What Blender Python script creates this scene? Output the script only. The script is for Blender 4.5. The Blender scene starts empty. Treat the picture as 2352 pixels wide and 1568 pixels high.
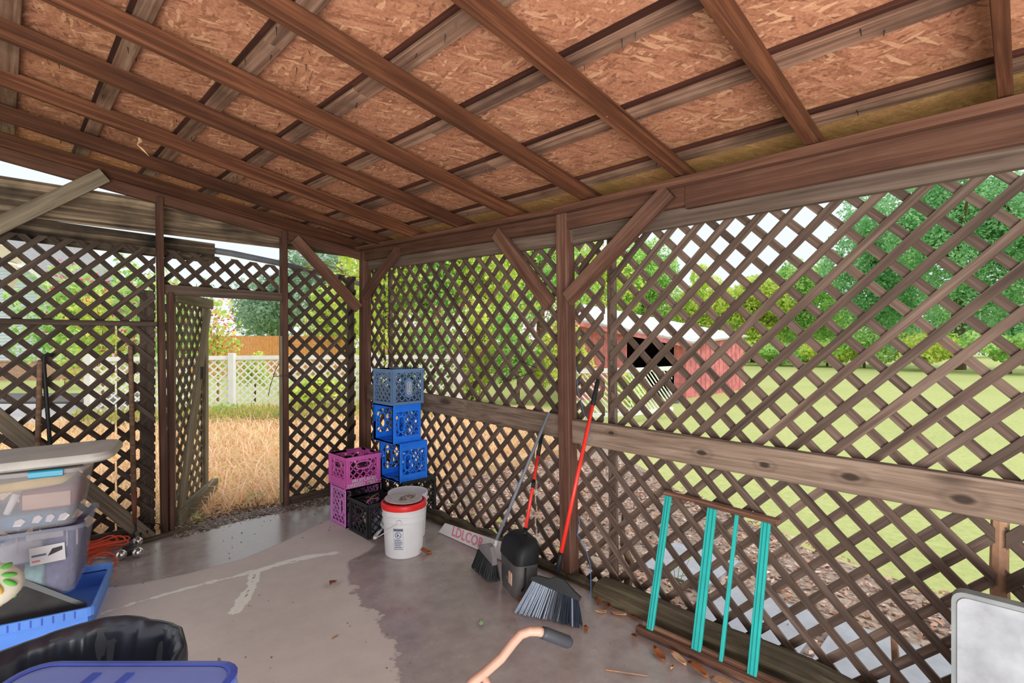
import bpy, bmesh, math, random
import numpy as np
from mathutils import Matrix, Vector

random.seed(7)
rng = np.random.default_rng(7)
scn = bpy.context.scene
COL = scn.collection

# ------------------------------------------------------------------ camera, sky, sun, added fill light, exposure
YAW = math.radians(44.8)
FWD = Vector((math.sin(YAW), math.cos(YAW), 0)); RT = Vector((math.cos(YAW), -math.sin(YAW), 0))
EYE = Vector((-2.647, -4.857, 1.5))
cam = bpy.data.cameras.new('camera'); cam.sensor_width = 36; cam.lens = 18.0
cam.clip_start = 0.02; cam.clip_end = 300
cam_o = bpy.data.objects.new('camera', cam); COL.objects.link(cam_o)
cam_o.location = EYE; cam_o.rotation_euler = (math.radians(90), 0, -YAW)
scn.camera = cam_o

w = bpy.data.worlds.new('overcast_sky'); scn.world = w; w.use_nodes = True
bg = w.node_tree.nodes['Background']
bg.inputs['Color'].default_value = (0.86, 0.91, 0.96, 1); bg.inputs['Strength'].default_value = 1.0

sun = bpy.data.lights.new('sun', 'SUN'); sun.energy = 2.2; sun.angle = math.radians(70); sun.color = (1.0, 0.98, 0.93)
sun_o = bpy.data.objects.new('sun', sun); COL.objects.link(sun_o)
sun_o.rotation_euler = (math.radians(28), math.radians(24), 0)

flash = bpy.data.lights.new('added_fill_light', 'AREA'); flash.shape = 'DISK'; flash.size = 3.6; flash.energy = 520; flash.color = (1.0, 0.98, 0.96)  # unseen area light added behind the camera to brighten the interior
fill_light_o = bpy.data.objects.new('added_fill_light', flash); COL.objects.link(fill_light_o)
fill_light_o.location = (-4.0, -6.5, 0.6)
fill_light_o.rotation_euler = (Vector((0.36, 0.36, 0.86))).to_track_quat('-Z', 'Y').to_euler()

scn.view_settings.view_transform = 'Standard'; scn.view_settings.look = 'None'
scn.view_settings.exposure = 0.12; scn.view_settings.gamma = 1.0
scn.view_settings.use_curve_mapping = False

# ------------------------------------------------------------------ helpers
def at(u, d, z):                       # bearing u (2352-wide frame), distance along the view axis, height
    p = (u - 1176) / 1176.0
    v = EYE + FWD * d + RT * (p * d); return Vector((v.x, v.y, z))
def sr(c):                             # sRGB 0-255 to linear
    return tuple(((x/255)/12.92 if x/255 <= .04045 else ((x/255+.055)/1.055)**2.4) for x in c) + (1,)

def tag(o, label=None, cat=None, group=None, kind=None):
    if label: o['label'] = label
    if cat: o['category'] = cat
    if group: o['group'] = group
    if kind: o['kind'] = kind
    return o
def place(o, M=None, parent=None):
    COL.objects.link(o)
    M = M or Matrix.Identity(4)
    if parent is not None:
        o.parent = parent
        o.matrix_basis = world_of(parent).inverted() @ M
    else:
        o.matrix_basis = M
    return o
def world_of(o):
    M = o.matrix_basis.copy(); p = o.parent
    while p is not None:
        M = p.matrix_basis @ M; p = p.parent
    return M
def empty(name, loc=(0,0,0), rz=0):
    o = bpy.data.objects.new(name, None); o.empty_display_size = .1
    return place(o, Matrix.Translation(loc) @ Matrix.Rotation(rz, 4, 'Z'))

class MB:
    def __init__(s): s.v = []; s.f = []
    def add(s, vs, fs, M=None):
        n = len(s.v)
        s.v += [tuple(M @ Vector(p)) if M is not None else tuple(p) for p in vs]
        s.f += [tuple(i + n for i in f) for f in fs]; return s
    def box(s, lo, hi, M=None, c=0.0):
        x0,y0,z0 = lo; x1,y1,z1 = hi
        if c <= 0:
            vs = [(x0,y0,z0),(x1,y0,z0),(x1,y1,z0),(x0,y1,z0),(x0,y0,z1),(x1,y0,z1),(x1,y1,z1),(x0,y1,z1)]
            return s.add(vs, [(3,2,1,0),(4,5,6,7),(0,1,5,4),(1,2,6,5),(2,3,7,6),(3,0,4,7)], M)
        pr = [(y0+c,z0),(y1-c,z0),(y1,z0+c),(y1,z1-c),(y1-c,z1),(y0+c,z1),(y0,z1-c),(y0,z0+c)]
        vs = [(x0,a,b) for a,b in pr] + [(x1,a,b) for a,b in pr]
        fs = [(i,(i+1)%8,8+(i+1)%8,8+i) for i in range(8)] + [tuple(range(7,-1,-1)), tuple(range(8,16))]
        return s.add(vs, [tuple(reversed(f)) for f in fs], M)
    def prism(s, poly, z0, z1, M=None):
        n = len(poly)
        vs = [(a,b,z0) for a,b in poly] + [(a,b,z1) for a,b in poly]
        fs = [tuple(range(n-1,-1,-1)), tuple(range(n,2*n))] + [(i,(i+1)%n,n+(i+1)%n,n+i) for i in range(n)]
        return s.add(vs, fs, M)
    def tube(s, pts, r, n=8, M=None, cap=True):
        pts = [Vector(p) for p in pts]; k = len(pts)
        rs = r if isinstance(r, (list, tuple)) else [r]*k
        vs = []; up = None
        for i, p in enumerate(pts):
            t = (pts[min(i+1,k-1)] - pts[max(i-1,0)]).normalized()
            if up is None:
                up = Vector((0,0,1)) if abs(t.z) < .9 else Vector((1,0,0))
            a = t.cross(up)
            if a.length < 1e-6: a = t.orthogonal()
            a.normalize(); b = a.cross(t).normalized(); up = b
            for j in range(n):
                th = 2*math.pi*j/n
                vs.append(p + (a*math.cos(th) + b*math.sin(th))*rs[i])
        fs = [(i*n+j, i*n+(j+1)%n, (i+1)*n+(j+1)%n, (i+1)*n+j) for i in range(k-1) for j in range(n)]
        if cap: fs += [tuple(range(n-1,-1,-1)), tuple((k-1)*n+j for j in range(n))]
        return s.add(vs, fs, M)
    def lathe(s, prof, n=32, M=None, wob=None):
        vs = []
        for i,(r,z) in enumerate(prof):
            for j in range(n):
                th = 2*math.pi*j/n; rr, zz = (r, z) if wob is None else wob(r, z, th, i)
                vs.append((rr*math.cos(th), rr*math.sin(th), zz))
        k = len(prof)
        fs = [(i*n+j, i*n+(j+1)%n, (i+1)*n+(j+1)%n, (i+1)*n+j) for i in range(k-1) for j in range(n)]
        if prof[0][0] > 1e-4: fs.append(tuple(range(n-1,-1,-1)))
        if prof[-1][0] > 1e-4 and wob is None: fs.append(tuple((k-1)*n+j for j in range(n)))
        return s.add(vs, fs, M)
    def loft(s, rings, M=None, cap0=True, cap1=True):
        n = len(rings[0]); vs = [p for r in rings for p in r]; k = len(rings)
        fs = [(i*n+j, i*n+(j+1)%n, (i+1)*n+(j+1)%n, (i+1)*n+j) for i in range(k-1) for j in range(n)]
        if cap0: fs.append(tuple(range(n-1,-1,-1)))
        if cap1: fs.append(tuple((k-1)*n+j for j in range(n)))
        return s.add(vs, fs, M)
    def build(s, name, mat, parent=None, M=None, smooth=False):
        me = bpy.data.meshes.new(name); me.from_pydata(s.v, [], s.f)
        if mat: me.materials.append(mat)
        if smooth:
            me.polygons.foreach_set('use_smooth', [True]*len(me.polygons))
        me.update()
        return place(bpy.data.objects.new(name, me), M, parent)
def smooth_angle(o, deg=35):
    me = o.data; bm = bmesh.new(); bm.from_mesh(me)
    for f in bm.faces: f.smooth = True
    for e in bm.edges:
        if len(e.link_faces) == 2 and e.calc_face_angle(0) > math.radians(deg): e.smooth = False
    bm.to_mesh(me); bm.free(); return o

def rrect(w, d, r, z, n=5, cx=0, cy=0):
    out = []
    for q,(sx,sy) in enumerate([(1,1),(-1,1),(-1,-1),(1,-1)]):
        for i in range(n+1):
            a = math.pi/2*(q + i/n)
            out.append((cx + sx*(w/2-r) + r*math.cos(a), cy + sy*(d/2-r) + r*math.sin(a), z))
    return out

def frame(p0, p1, up):                # local X along p0->p1, local Z near up
    p0 = Vector(p0); x = (Vector(p1)-p0); L = x.length; x.normalize()
    up = Vector(up); y = up.cross(x).normalized(); z = x.cross(y).normalized()
    M = Matrix(((x.x,y.x,z.x,p0.x),(x.y,y.y,z.y,p0.y),(x.z,y.z,z.z,p0.z),(0,0,0,1)))
    return M, L
def board(name, p0, p1, wid, thk, up, mat, parent=None, c=0.003, miter=(0,0)):
    """wid along local Y (across), thk along local Z (near 'up')"""
    M, L = frame(p0, p1, up)
    mb = MB().box((0,-wid/2,-thk/2),(L,wid/2,thk/2), None, c)
    if miter != (0,0):
        vs = []
        for x,y,z in mb.v:
            if x < L/2: x += miter[0]*(y/wid)
            else: x += miter[1]*(y/wid)
            vs.append((x,y,z))
        mb.v = vs
    return mb.build(name, mat, parent, M)

def clip(poly, conv):                 # Sutherland-Hodgman, conv counter-clockwise
    out = poly
    for i in range(len(conv)):
        ax,ay = conv[i]; bx,by = conv[(i+1)%len(conv)]
        inp = out; out = []
        if not inp: return []
        def side(p): return (bx-ax)*(p[1]-ay) - (by-ay)*(p[0]-ax)
        for j in range(len(inp)):
            p, q = inp[j], inp[(j+1)%len(inp)]
            sp, sq = side(p), side(q)
            if sp >= 0: out.append(p)
            if (sp >= 0) != (sq >= 0):
                t = sp/(sp-sq); out.append((p[0]+t*(q[0]-p[0]), p[1]+t*(q[1]-p[1])))
    return out

# ------------------------------------------------------------------ materials
MATS = {}
def nt(name):
    m = bpy.data.materials.new(name); m.use_nodes = True; MATS[name] = m
    t = m.node_tree; b = t.nodes['Principled BSDF']; return m, t, b
def N(t, typ, **kw):
    n = t.nodes.new(typ)
    for k, v in kw.items():
        if k.startswith('i_'):
            key = k[2:].replace('_', ' ')
            n.inputs[key].default_value = v
        else: setattr(n, k, v)
    return n
def ramp(t, fac, stops, interp='LINEAR'):
    r = t.nodes.new('ShaderNodeValToRGB'); r.color_ramp.interpolation = interp
    e = r.color_ramp.elements
    while len(e) < len(stops): e.new(0.5)
    for el, (p, c) in zip(e, stops): el.position = p; el.color = c
    t.links.new(fac, r.inputs[0]); return r
def mix(t, fac, a, b, blend='MIX'):
    n = t.nodes.new('ShaderNodeMix'); n.data_type = 'RGBA'; n.blend_type = blend
    for sock, v in ((n.inputs[0], fac), (n.inputs[6], a), (n.inputs[7], b)):
        if hasattr(v, 'links'): t.links.new(v, sock)
        else: sock.default_value = v
    return n.outputs[2]
def math_n(t, op, a, b=None, c=None):
    n = t.nodes.new('ShaderNodeMath'); n.operation = op
    for i, v in enumerate((a, b, c)):
        if v is None: continue
        if hasattr(v, 'links'): t.links.new(v, n.inputs[i])
        else: n.inputs[i].default_value = v
    return n.outputs[0]

def plain(name, rgb, rough=.5, spec=.5, metal=0, var=0.0, scale=8, trans=0, bump=0):
    m, t, b = nt(name); c = sr(rgb)
    b.inputs['Roughness'].default_value = rough; b.inputs['Metallic'].default_value = metal
    b.inputs['Specular IOR Level'].default_value = spec
    tc = N(t, 'ShaderNodeTexCoord'); no = N(t, 'ShaderNodeTexNoise', i_Scale=scale, i_Detail=5.0, i_Roughness=.6)
    t.links.new(tc.outputs['Object'], no.inputs['Vector'])
    lo = tuple(x*(1-var) for x in c[:3])+(1,); hi = tuple(min(1, x*(1+var)) for x in c[:3])+(1,)
    r = ramp(t, no.outputs['Fac'], [(.3, lo), (.7, hi)])
    t.links.new(r.outputs[0], b.inputs['Base Color'])
    if bump:
        bp = N(t, 'ShaderNodeBump', i_Strength=bump, i_Distance=.01)
        t.links.new(no.outputs['Fac'], bp.inputs['Height']); t.links.new(bp.outputs[0], b.inputs['Normal'])
    return m

def wood(name, dark, mid, light, rough=.75, knots=0.0, grain=1.0, moss=None, stain=0.35, knots_at=()):
    m, t, b = nt(name)
    tc = N(t, 'ShaderNodeTexCoord'); oi = N(t, 'ShaderNodeObjectInfo')
    off = N(t, 'ShaderNodeVectorMath', operation='SCALE'); 
    cmb = N(t, 'ShaderNodeCombineXYZ'); 
    t.links.new(math_n(t, 'MULTIPLY', oi.outputs['Random'], 37.0), cmb.inputs[0])
    t.links.new(math_n(t, 'MULTIPLY', oi.outputs['Random'], 91.0), cmb.inputs[1])
    t.links.new(math_n(t, 'MULTIPLY', oi.outputs['Random'], 53.0), cmb.inputs[2])
    add = N(t, 'ShaderNodeVectorMath', operation='ADD')
    t.links.new(tc.outputs['Object'], add.inputs[0]); t.links.new(cmb.outputs[0], add.inputs[1])
    # knots bend the grain
    mk = N(t, 'ShaderNodeMapping'); mk.inputs['Scale'].default_value = (2.2, 7.0, 7.0)
    t.links.new(add.outputs[0], mk.inputs[0])
    vo = N(t, 'ShaderNodeTexVoronoi', i_Scale=1.0, i_Randomness=1.0); t.links.new(mk.outputs[0], vo.inputs['Vector'])
    kd = vo.outputs['Distance']
    mp = N(t, 'ShaderNodeMapping'); mp.inputs['Scale'].default_value = (1.3*grain, 38*grain, 38*grain)
    t.links.new(add.outputs[0], mp.inputs[0])
    sh = N(t, 'ShaderNodeVectorMath', operation='ADD')
    cb = N(t, 'ShaderNodeCombineXYZ'); t.links.new(math_n(t, 'MULTIPLY', kd, 2.6*knots), cb.inputs[1])
    t.links.new(mp.outputs[0], sh.inputs[0]); t.links.new(cb.outputs[0], sh.inputs[1])
    g = N(t, 'ShaderNodeTexNoise', i_Scale=1.0, i_Detail=6.0, i_Roughness=.62, i_Distortion=.6)
    t.links.new(sh.outputs[0], g.inputs['Vector'])
    col = ramp(t, g.outputs['Fac'], [(.28, sr(dark)), (.5, sr(mid)), (.72, sr(light))]).outputs[0]
    # blotches
    s = N(t, 'ShaderNodeTexNoise', i_Scale=3.0, i_Detail=4.0); t.links.new(add.outputs[0], s.inputs['Vector'])
    sf = ramp(t, s.outputs['Fac'], [(.42, (0,0,0,1)), (.68, (1,1,1,1))]).outputs[0]
    col = mix(t, math_n(t, 'MULTIPLY', sf, stain), col, tuple(x*.45 for x in sr(dark)[:3])+(1,))
    if knots:
        kf = ramp(t, kd, [(.10, (1,1,1,1)), (.22, (0,0,0,1))]).outputs[0]
        col = mix(t, math_n(t, 'MULTIPLY', kf, .8), col, tuple(x*.5 for x in sr(dark)[:3])+(1,))
    if moss:
        mo = N(t, 'ShaderNodeTexNoise', i_Scale=5.0, i_Detail=6.0); t.links.new(add.outputs[0], mo.inputs['Vector'])
        mf = ramp(t, mo.outputs['Fac'], [(.60, (0,0,0,1)), (.70, (1,1,1,1))]).outputs[0]
        col = mix(t, mf, col, sr(moss))
    for kx, kz, kr in knots_at:
        sv_ = N(t, 'ShaderNodeVectorMath', operation='SUBTRACT'); t.links.new(tc.outputs['Object'], sv_.inputs[0]); sv_.inputs[1].default_value = (kx, 0, kz)
        ml_ = N(t, 'ShaderNodeVectorMath', operation='MULTIPLY'); t.links.new(sv_.outputs[0], ml_.inputs[0]); ml_.inputs[1].default_value = (.55/kr, 0, 1/kr)
        ln_ = N(t, 'ShaderNodeVectorMath', operation='LENGTH'); t.links.new(ml_.outputs[0], ln_.inputs[0])
        dn_ = math_n(t, 'ADD', ln_.outputs[1], math_n(t, 'MULTIPLY_ADD', g.outputs['Fac'], .5, -.25))
        rg_ = math_n(t, 'SINE', math_n(t, 'MULTIPLY', dn_, 11.0))
        fade = ramp(t, dn_, [(.3, (1,1,1,1)), (1.0, (0,0,0,1))]).outputs[0]
        col = mix(t, math_n(t, 'MULTIPLY', fade, math_n(t, 'MULTIPLY_ADD', rg_, .25, .45)), col, tuple(x*.8 for x in sr(dark)[:3])+(1,))
        core = ramp(t, dn_, [(.22, (1,1,1,1)), (.42, (0,0,0,1))]).outputs[0]
        col = mix(t, math_n(t, 'MULTIPLY', core, .85), col, tuple(x*.35 for x in sr(dark)[:3])+(1,))
    # per piece brightness
    hs = N(t, 'ShaderNodeHueSaturation'); t.links.new(col, hs.inputs['Color'])
    t.links.new(math_n(t, 'MULTIPLY_ADD', oi.outputs['Random'], .5, .78), hs.inputs['Value'])
    t.links.new(hs.outputs[0], b.inputs['Base Color'])
    b.inputs['Roughness'].default_value = rough; b.inputs['Specular IOR Level'].default_value = .25
    bp = N(t, 'ShaderNodeBump', i_Strength=.35, i_Distance=.004)
    t.links.new(g.outputs['Fac'], bp.inputs['Height']); t.links.new(bp.outputs[0], b.inputs['Normal'])
    return m

W_RAFTER = wood('rafter_wood', (54,29,19), (84,48,31), (118,74,50), stain=.3)
W_POST   = wood('post_wood', (68,42,34), (96,64,52), (124,92,78), stain=.35)
W_BEAM   = wood('beam_wood', (60,35,27), (86,55,42), (108,76,62), stain=.3)
W_HEAD   = wood('header_wood', (70,54,47), (98,80,70), (122,104,94), stain=.2)
W_RAIL   = wood('rail_wood', (80,62,52), (122,102,88), (152,132,118), knots=1.0, stain=.15)
W_RAILK  = wood('knotty_rail_wood', (76,60,50), (118,99,85), (150,131,116), knots=.4, stain=.15, knots_at=[(.86,.0,.045),(1.17,-.01,.04),(1.52,.0,.05),(1.885,-.015,.055),(.3,.03,.03)])
W_LATH   = wood('lath_wood', (58,45,38), (92,74,64), (122,103,92), stain=.3)
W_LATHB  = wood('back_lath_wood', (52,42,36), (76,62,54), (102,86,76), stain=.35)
W_PURLIN = wood('purlin_wood', (70,48,40), (122,90,74), (156,126,108), stain=.65)
W_PURLIN_DARK = wood('dark_brown_purlin_wood', (40,20,14), (62,32,24), (84,48,36), stain=.3)
W_GREY   = wood('grey_weathered_wood', (92,80,66), (128,114,97), (155,143,124), stain=.25)
W_SILL   = wood('rotten_sill_wood', (46,40,30), (84,74,58), (120,108,86), stain=.5, moss=(84,92,40))
W_DARK   = wood('black_weathered_wood', (30,26,24), (104,86,70), (190,166,138), stain=.95, grain=.5)
W_DOOR   = wood('door_wood', (88,78,63), (124,112,92), (151,139,116), stain=.3)
W_OLD    = wood('old_handle_wood', (96,70,54), (136,104,84), (168,136,112), stain=.3)
W_TRIM   = wood('rack_rail_wood', (72,46,36), (112,78,62), (150,114,92), stain=.4)

def osb():
    m, t, b = nt('osb_board')
    tc = N(t, 'ShaderNodeTexCoord'); oi = N(t, 'ShaderNodeObjectInfo')
    base = tc.outputs['Object']
    dn = N(t, 'ShaderNodeTexNoise', i_Scale=14.0, i_Detail=2.0); t.links.new(base, dn.inputs['Vector'])
    ds = N(t, 'ShaderNodeVectorMath', operation='SCALE'); t.links.new(dn.outputs['Color'], ds.inputs[0]); ds.inputs['Scale'].default_value = .02
    da = N(t, 'ShaderNodeVectorMath', operation='ADD'); t.links.new(base, da.inputs[0]); t.links.new(ds.outputs[0], da.inputs[1])
    f = None
    for i, (rot, sx, sy, keep) in enumerate([(12, 13, 62, 0), (-38, 14, 70, .5), (68, 13, 60, .52), (-80, 15, 76, .56), (35, 13, 64, .62)]):
        rt_ = N(t, 'ShaderNodeVectorRotate'); rt_.rotation_type = 'Z_AXIS'; rt_.inputs['Angle'].default_value = math.radians(rot)
        t.links.new(da.outputs[0], rt_.inputs['Vector'])
        mp = N(t, 'ShaderNodeMapping'); mp.inputs['Scale'].default_value = (sx, sy, 1); mp.inputs['Location'].default_value = (i*3.1, i*1.7, i*.37)
        t.links.new(rt_.outputs[0], mp.inputs[0])
        v = N(t, 'ShaderNodeTexVoronoi', i_Scale=1.0); v.feature = 'F1'; v.voronoi_dimensions = '2D'; t.links.new(mp.outputs[0], v.inputs['Vector'])
        sep = N(t, 'ShaderNodeSeparateColor'); t.links.new(v.outputs['Color'], sep.inputs[0])
        f = sep.outputs[0] if f is None else mix(t, math_n(t, 'GREATER_THAN', sep.outputs[1], keep), f, sep.outputs[0])
    col = ramp(t, f, [(.0, sr((120,74,54))), (.25, sr((154,100,76))), (.6, sr((168,112,86))), (.86, sr((178,126,98))), (1, sr((204,158,124)))]).outputs[0]
    fine = N(t, 'ShaderNodeTexNoise', i_Scale=90.0, i_Detail=3.0); t.links.new(base, fine.inputs['Vector'])
    col = mix(t, .25, col, ramp(t, fine.outputs['Fac'], [(.35, sr((118,74,54))), (.65, sr((198,148,118)))]).outputs[0])
    big = N(t, 'ShaderNodeTexNoise', i_Scale=2.2, i_Detail=6.0, i_Roughness=.65); t.links.new(base, big.inputs['Vector'])
    st = ramp(t, big.outputs['Fac'], [(.60, (0,0,0,1)), (.74, (1,1,1,1))]).outputs[0]
    col = mix(t, math_n(t, 'MULTIPLY', st, .65), col, sr((78,48,34)))
    gr = N(t, 'ShaderNodeAttribute'); gr.attribute_name = 'damp'
    gn = math_n(t, 'MULTIPLY', gr.outputs['Fac'], ramp(t, big.outputs['Fac'], [(.3, (.5,.5,.5,1)), (.6, (1,1,1,1))]).outputs[0])
    col = mix(t, math_n(t, 'MULTIPLY', gn, .7), col, sr((132,106,56)))
    t.links.new(col, b.inputs['Base Color']); b.inputs['Roughness'].default_value = .8; b.inputs['Specular IOR Level'].default_value = .15
    bp = N(t, 'ShaderNodeBump', i_Strength=.4, i_Distance=.004)
    t.links.new(f, bp.inputs['Height']); t.links.new(bp.outputs[0], b.inputs['Normal'])
    return m
M_OSB = osb()

def concrete():
    m, t, b = nt('concrete_slab')
    tc = N(t, 'ShaderNodeTexCoord'); P = tc.outputs['Object']
    n1 = N(t, 'ShaderNodeTexNoise', i_Scale=7.0, i_Detail=8.0, i_Roughness=.65); t.links.new(P, n1.inputs['Vector'])
    n2 = N(t, 'ShaderNodeTexNoise', i_Scale=1.3, i_Detail=4.0); t.links.new(P, n2.inputs['Vector'])
    n3 = N(t, 'ShaderNodeTexNoise', i_Scale=120.0, i_Detail=2.0); t.links.new(P, n3.inputs['Vector'])
    dry = ramp(t, n2.outputs['Fac'], [(.3, sr((204,193,187))), (.7, sr((219,209,204)))]).outputs[0]
    dry = mix(t, .25, dry, ramp(t, n1.outputs['Fac'], [(.3, sr((192,180,174))), (.7, sr((236,228,222)))]).outputs[0])
    wet = ramp(t, n1.outputs['Fac'], [(.25, sr((140,126,123))), (.5, sr((166,153,149))), (.75, sr((182,170,166)))]).outputs[0]
    d = N(t, 'ShaderNodeAttribute'); d.attribute_name = 'wet'          # signed distance to the damp patch edge
    wob = math_n(t, 'MULTIPLY_ADD', n1.outputs['Fac'], .42, -.21)
    r_ = N(t, 'ShaderNodeAttribute'); r_.attribute_name = 'rag'
    dd = math_n(t, 'ADD', d.outputs['Fac'], math_n(t, 'MULTIPLY', wob, r_.outputs['Fac']))
    mr = N(t, 'ShaderNodeMapRange'); mr.inputs[1].default_value = -.012; mr.inputs[2].default_value = .012
    t.links.new(dd, mr.inputs[0]); wf = mr.outputs[0]
    col = mix(t, wf, dry, wet)
    # light-coloured repair filler over the crack
    c = N(t, 'ShaderNodeAttribute'); c.attribute_name = 'filler'
    cf = math_n(t, 'ADD', c.outputs['Fac'], math_n(t, 'MULTIPLY_ADD', n1.outputs['Fac'], .10, -.05))
    mr2 = N(t, 'ShaderNodeMapRange'); mr2.inputs[1].default_value = -.004; mr2.inputs[2].default_value = .004; t.links.new(cf, mr2.inputs[0])
    col = mix(t, mr2.outputs[0], col, sr((248,250,240)))
    k = N(t, 'ShaderNodeAttribute'); k.attribute_name = 'crack'
    kk = math_n(t, 'ADD', k.outputs['Fac'], math_n(t, 'MULTIPLY_ADD', n1.outputs['Fac'], .05, -.025))
    mr3 = N(t, 'ShaderNodeMapRange'); mr3.inputs[1].default_value = -.002; mr3.inputs[2].default_value = .003; t.links.new(kk, mr3.inputs[0])
    col = mix(t, math_n(t, 'MULTIPLY', mr3.outputs[0], .8), col, sr((84,66,56)))
    sp = ramp(t, n3.outputs['Fac'], [(.66, (0,0,0,1)), (.72, (1,1,1,1))]).outputs[0]
    col = mix(t, math_n(t, 'MULTIPLY', sp, .25), col, sr((90,78,70)))
    t.links.new(col, b.inputs['Base Color'])
    ro = math_n(t, 'MULTIPLY_ADD', wf, -.62, .86)
    ro = math_n(t, 'ADD', ro, math_n(t, 'MULTIPLY_ADD', n1.outputs['Fac'], .3, -.15))
    t.links.new(ro, b.inputs['Roughness']); b.inputs['Specular IOR Level'].default_value = .75
    bp = N(t, 'ShaderNodeBump', i_Strength=.08, i_Distance=.01)
    t.links.new(n1.outputs['Fac'], bp.inputs['Height']); t.links.new(bp.outputs[0], b.inputs['Normal'])
    return m
M_CONC = concrete()

def ground_mat(name, stops, scale, stops2=None, scale2=40, bump=.4, rough=.9):
    m, t, b = nt(name)
    tc = N(t, 'ShaderNodeTexCoord'); P = tc.outputs['Object']
    n1 = N(t, 'ShaderNodeTexNoise', i_Scale=scale, i_Detail=6.0, i_Roughness=.6); t.links.new(P, n1.inputs['Vector'])
    col = ramp(t, n1.outputs['Fac'], stops).outputs[0]
    n2 = N(t, 'ShaderNodeTexNoise', i_Scale=scale2, i_Detail=5.0, i_Roughness=.7); t.links.new(P, n2.inputs['Vector'])
    if stops2:
        col = mix(t, .5, col, ramp(t, n2.outputs['Fac'], stops2).outputs[0])
    t.links.new(col, b.inputs['Base Color']); b.inputs['Roughness'].default_value = rough; b.inputs['Specular IOR Level'].default_value = .2
    bp = N(t, 'ShaderNodeBump', i_Strength=bump, i_Distance=.03)
    t.links.new(n2.outputs['Fac'], bp.inputs['Height']); t.links.new(bp.outputs[0], b.inputs['Normal'])
    return m
M_LAWN = ground_mat('mown_lawn', [(.3, sr((168,178,112))), (.55, sr((188,192,128))), (.75, sr((198,190,134)))], .35, [(.3, sr((140,158,84))), (.7, sr((200,198,134)))], 14)
M_STRAW = ground_mat('straw_ground', [(.3, sr((192,154,120))), (.6, sr((218,188,152))), (.8, sr((170,176,96)))], .8, [(.3, sr((150,104,66))), (.7, sr((232,196,146)))], 25)
M_LITTER = ground_mat('leaf_litter_ground', [(.3, sr((120,106,98))), (.55, sr((168,148,134))), (.8, sr((186,160,128)))], 2.0, [(.35, sr((86,72,66))), (.65, sr((206,184,170)))], 38)
M_DRIVE = ground_mat('grey_driveway', [(.3, sr((172,168,174))), (.7, sr((200,196,200)))], .8, [(.3, sr((150,146,152))), (.7, sr((216,212,214)))], 30)
M_DARKSTRIP = ground_mat('dark_strip_ground', [(.3, sr((84,80,82))), (.7, sr((120,116,116)))], .8)
M_PAVER = plain('wet_paving', (158,160,168), .32, .5, var=.15, scale=9)

def leafmat(name, cols, rough=.5, trans=.5):
    m, t, b = nt(name)
    tc = N(t, 'ShaderNodeTexCoord'); geo = N(t, 'ShaderNodeNewGeometry')
    r = ramp(t, geo.outputs['Random Per Island'], [(i/(len(cols)-1), sr(c)) for i, c in enumerate(cols)])
    n = N(t, 'ShaderNodeTexNoise', i_Scale=.7, i_Detail=3.0); t.links.new(tc.outputs['Object'], n.inputs['Vector'])
    hs = N(t, 'ShaderNodeHueSaturation'); t.links.new(r.outputs[0], hs.inputs['Color'])
    t.links.new(math_n(t, 'MULTIPLY_ADD', n.outputs['Fac'], .8, .85), hs.inputs['Value'])
    t.links.new(hs.outputs[0], b.inputs['Base Color']); b.inputs['Roughness'].default_value = rough
    b.inputs['Specular IOR Level'].default_value = .3
    tl = N(t, 'ShaderNodeBsdfTranslucent'); t.links.new(hs.outputs[0], tl.inputs[0])
    mx = N(t, 'ShaderNodeMixShader'); mx.inputs[0].default_value = trans
    t.links.new(b.outputs[0], mx.inputs[1]); t.links.new(tl.outputs[0], mx.inputs[2])
    t.links.new(mx.outputs[0], t.nodes['Material Output'].inputs[0])
    return m
L_YEL = leafmat('yellow_green_leaves', [(154,192,92), (190,214,106), (214,226,126), (240,222,128), (146,182,104)])
L_MID = leafmat('mid_green_leaves', [(118,168,96), (156,198,114), (188,216,134), (212,226,156)])
L_COOL = leafmat('cool_green_leaves', [(104,160,112), (140,190,136), (176,214,160), (124,176,124)])
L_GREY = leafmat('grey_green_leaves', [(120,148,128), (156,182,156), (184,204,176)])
L_LIT = leafmat('dead_leaves', [(150,108,84), (196,160,140), (120,96,88), (176,120,84), (214,190,176), (136,120,116)], trans=.1)
L_STRAW = leafmat('straw_blades', [(226,190,150), (240,214,184), (212,172,132), (232,204,164), (196,192,126)], trans=.3)
L_BUD = leafmat('pink_petals', [(214,60,90), (236,90,120), (220,70,70)], trans=.3)
L_DEB = leafmat('dark_crumbs', [(60,50,46), (100,86,78), (150,134,124), (84,72,66), (190,172,160)], trans=.0)

def clearplastic(name, rgb, trans=.55, rough=.35):
    m, t, b = nt(name)
    tc = N(t, 'ShaderNodeTexCoord'); no = N(t, 'ShaderNodeTexNoise', i_Scale=5.0, i_Detail=4.0); t.links.new(tc.outputs['Object'], no.inputs['Vector'])
    r = ramp(t, no.outputs['Fac'], [(.3, tuple(x*.9 for x in sr(rgb)[:3])+(1,)), (.7, sr(rgb))]); t.links.new(r.outputs[0], b.inputs['Base Color'])
    b.inputs['Roughness'].default_value = rough
    tr = N(t, 'ShaderNodeBsdfTransparent'); tr.inputs[0].default_value = (.97,.97,1,1)
    mx = N(t, 'ShaderNodeMixShader'); mx.inputs[0].default_value = trans
    t.links.new(b.outputs[0], mx.inputs[1]); t.links.new(tr.outputs[0], mx.inputs[2]); t.links.new(mx.outputs[0], t.nodes['Material Output'].inputs[0])
    return m
P_CLEAR = clearplastic('clear_tote_plastic', (214,208,206), .78)
P_CLEAR2 = clearplastic('bluish_tote_plastic', (200,204,218), .80)
P_LID = plain('weathered_lid_plastic', (196,190,184), .55, .4, var=.14, scale=6)
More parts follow.
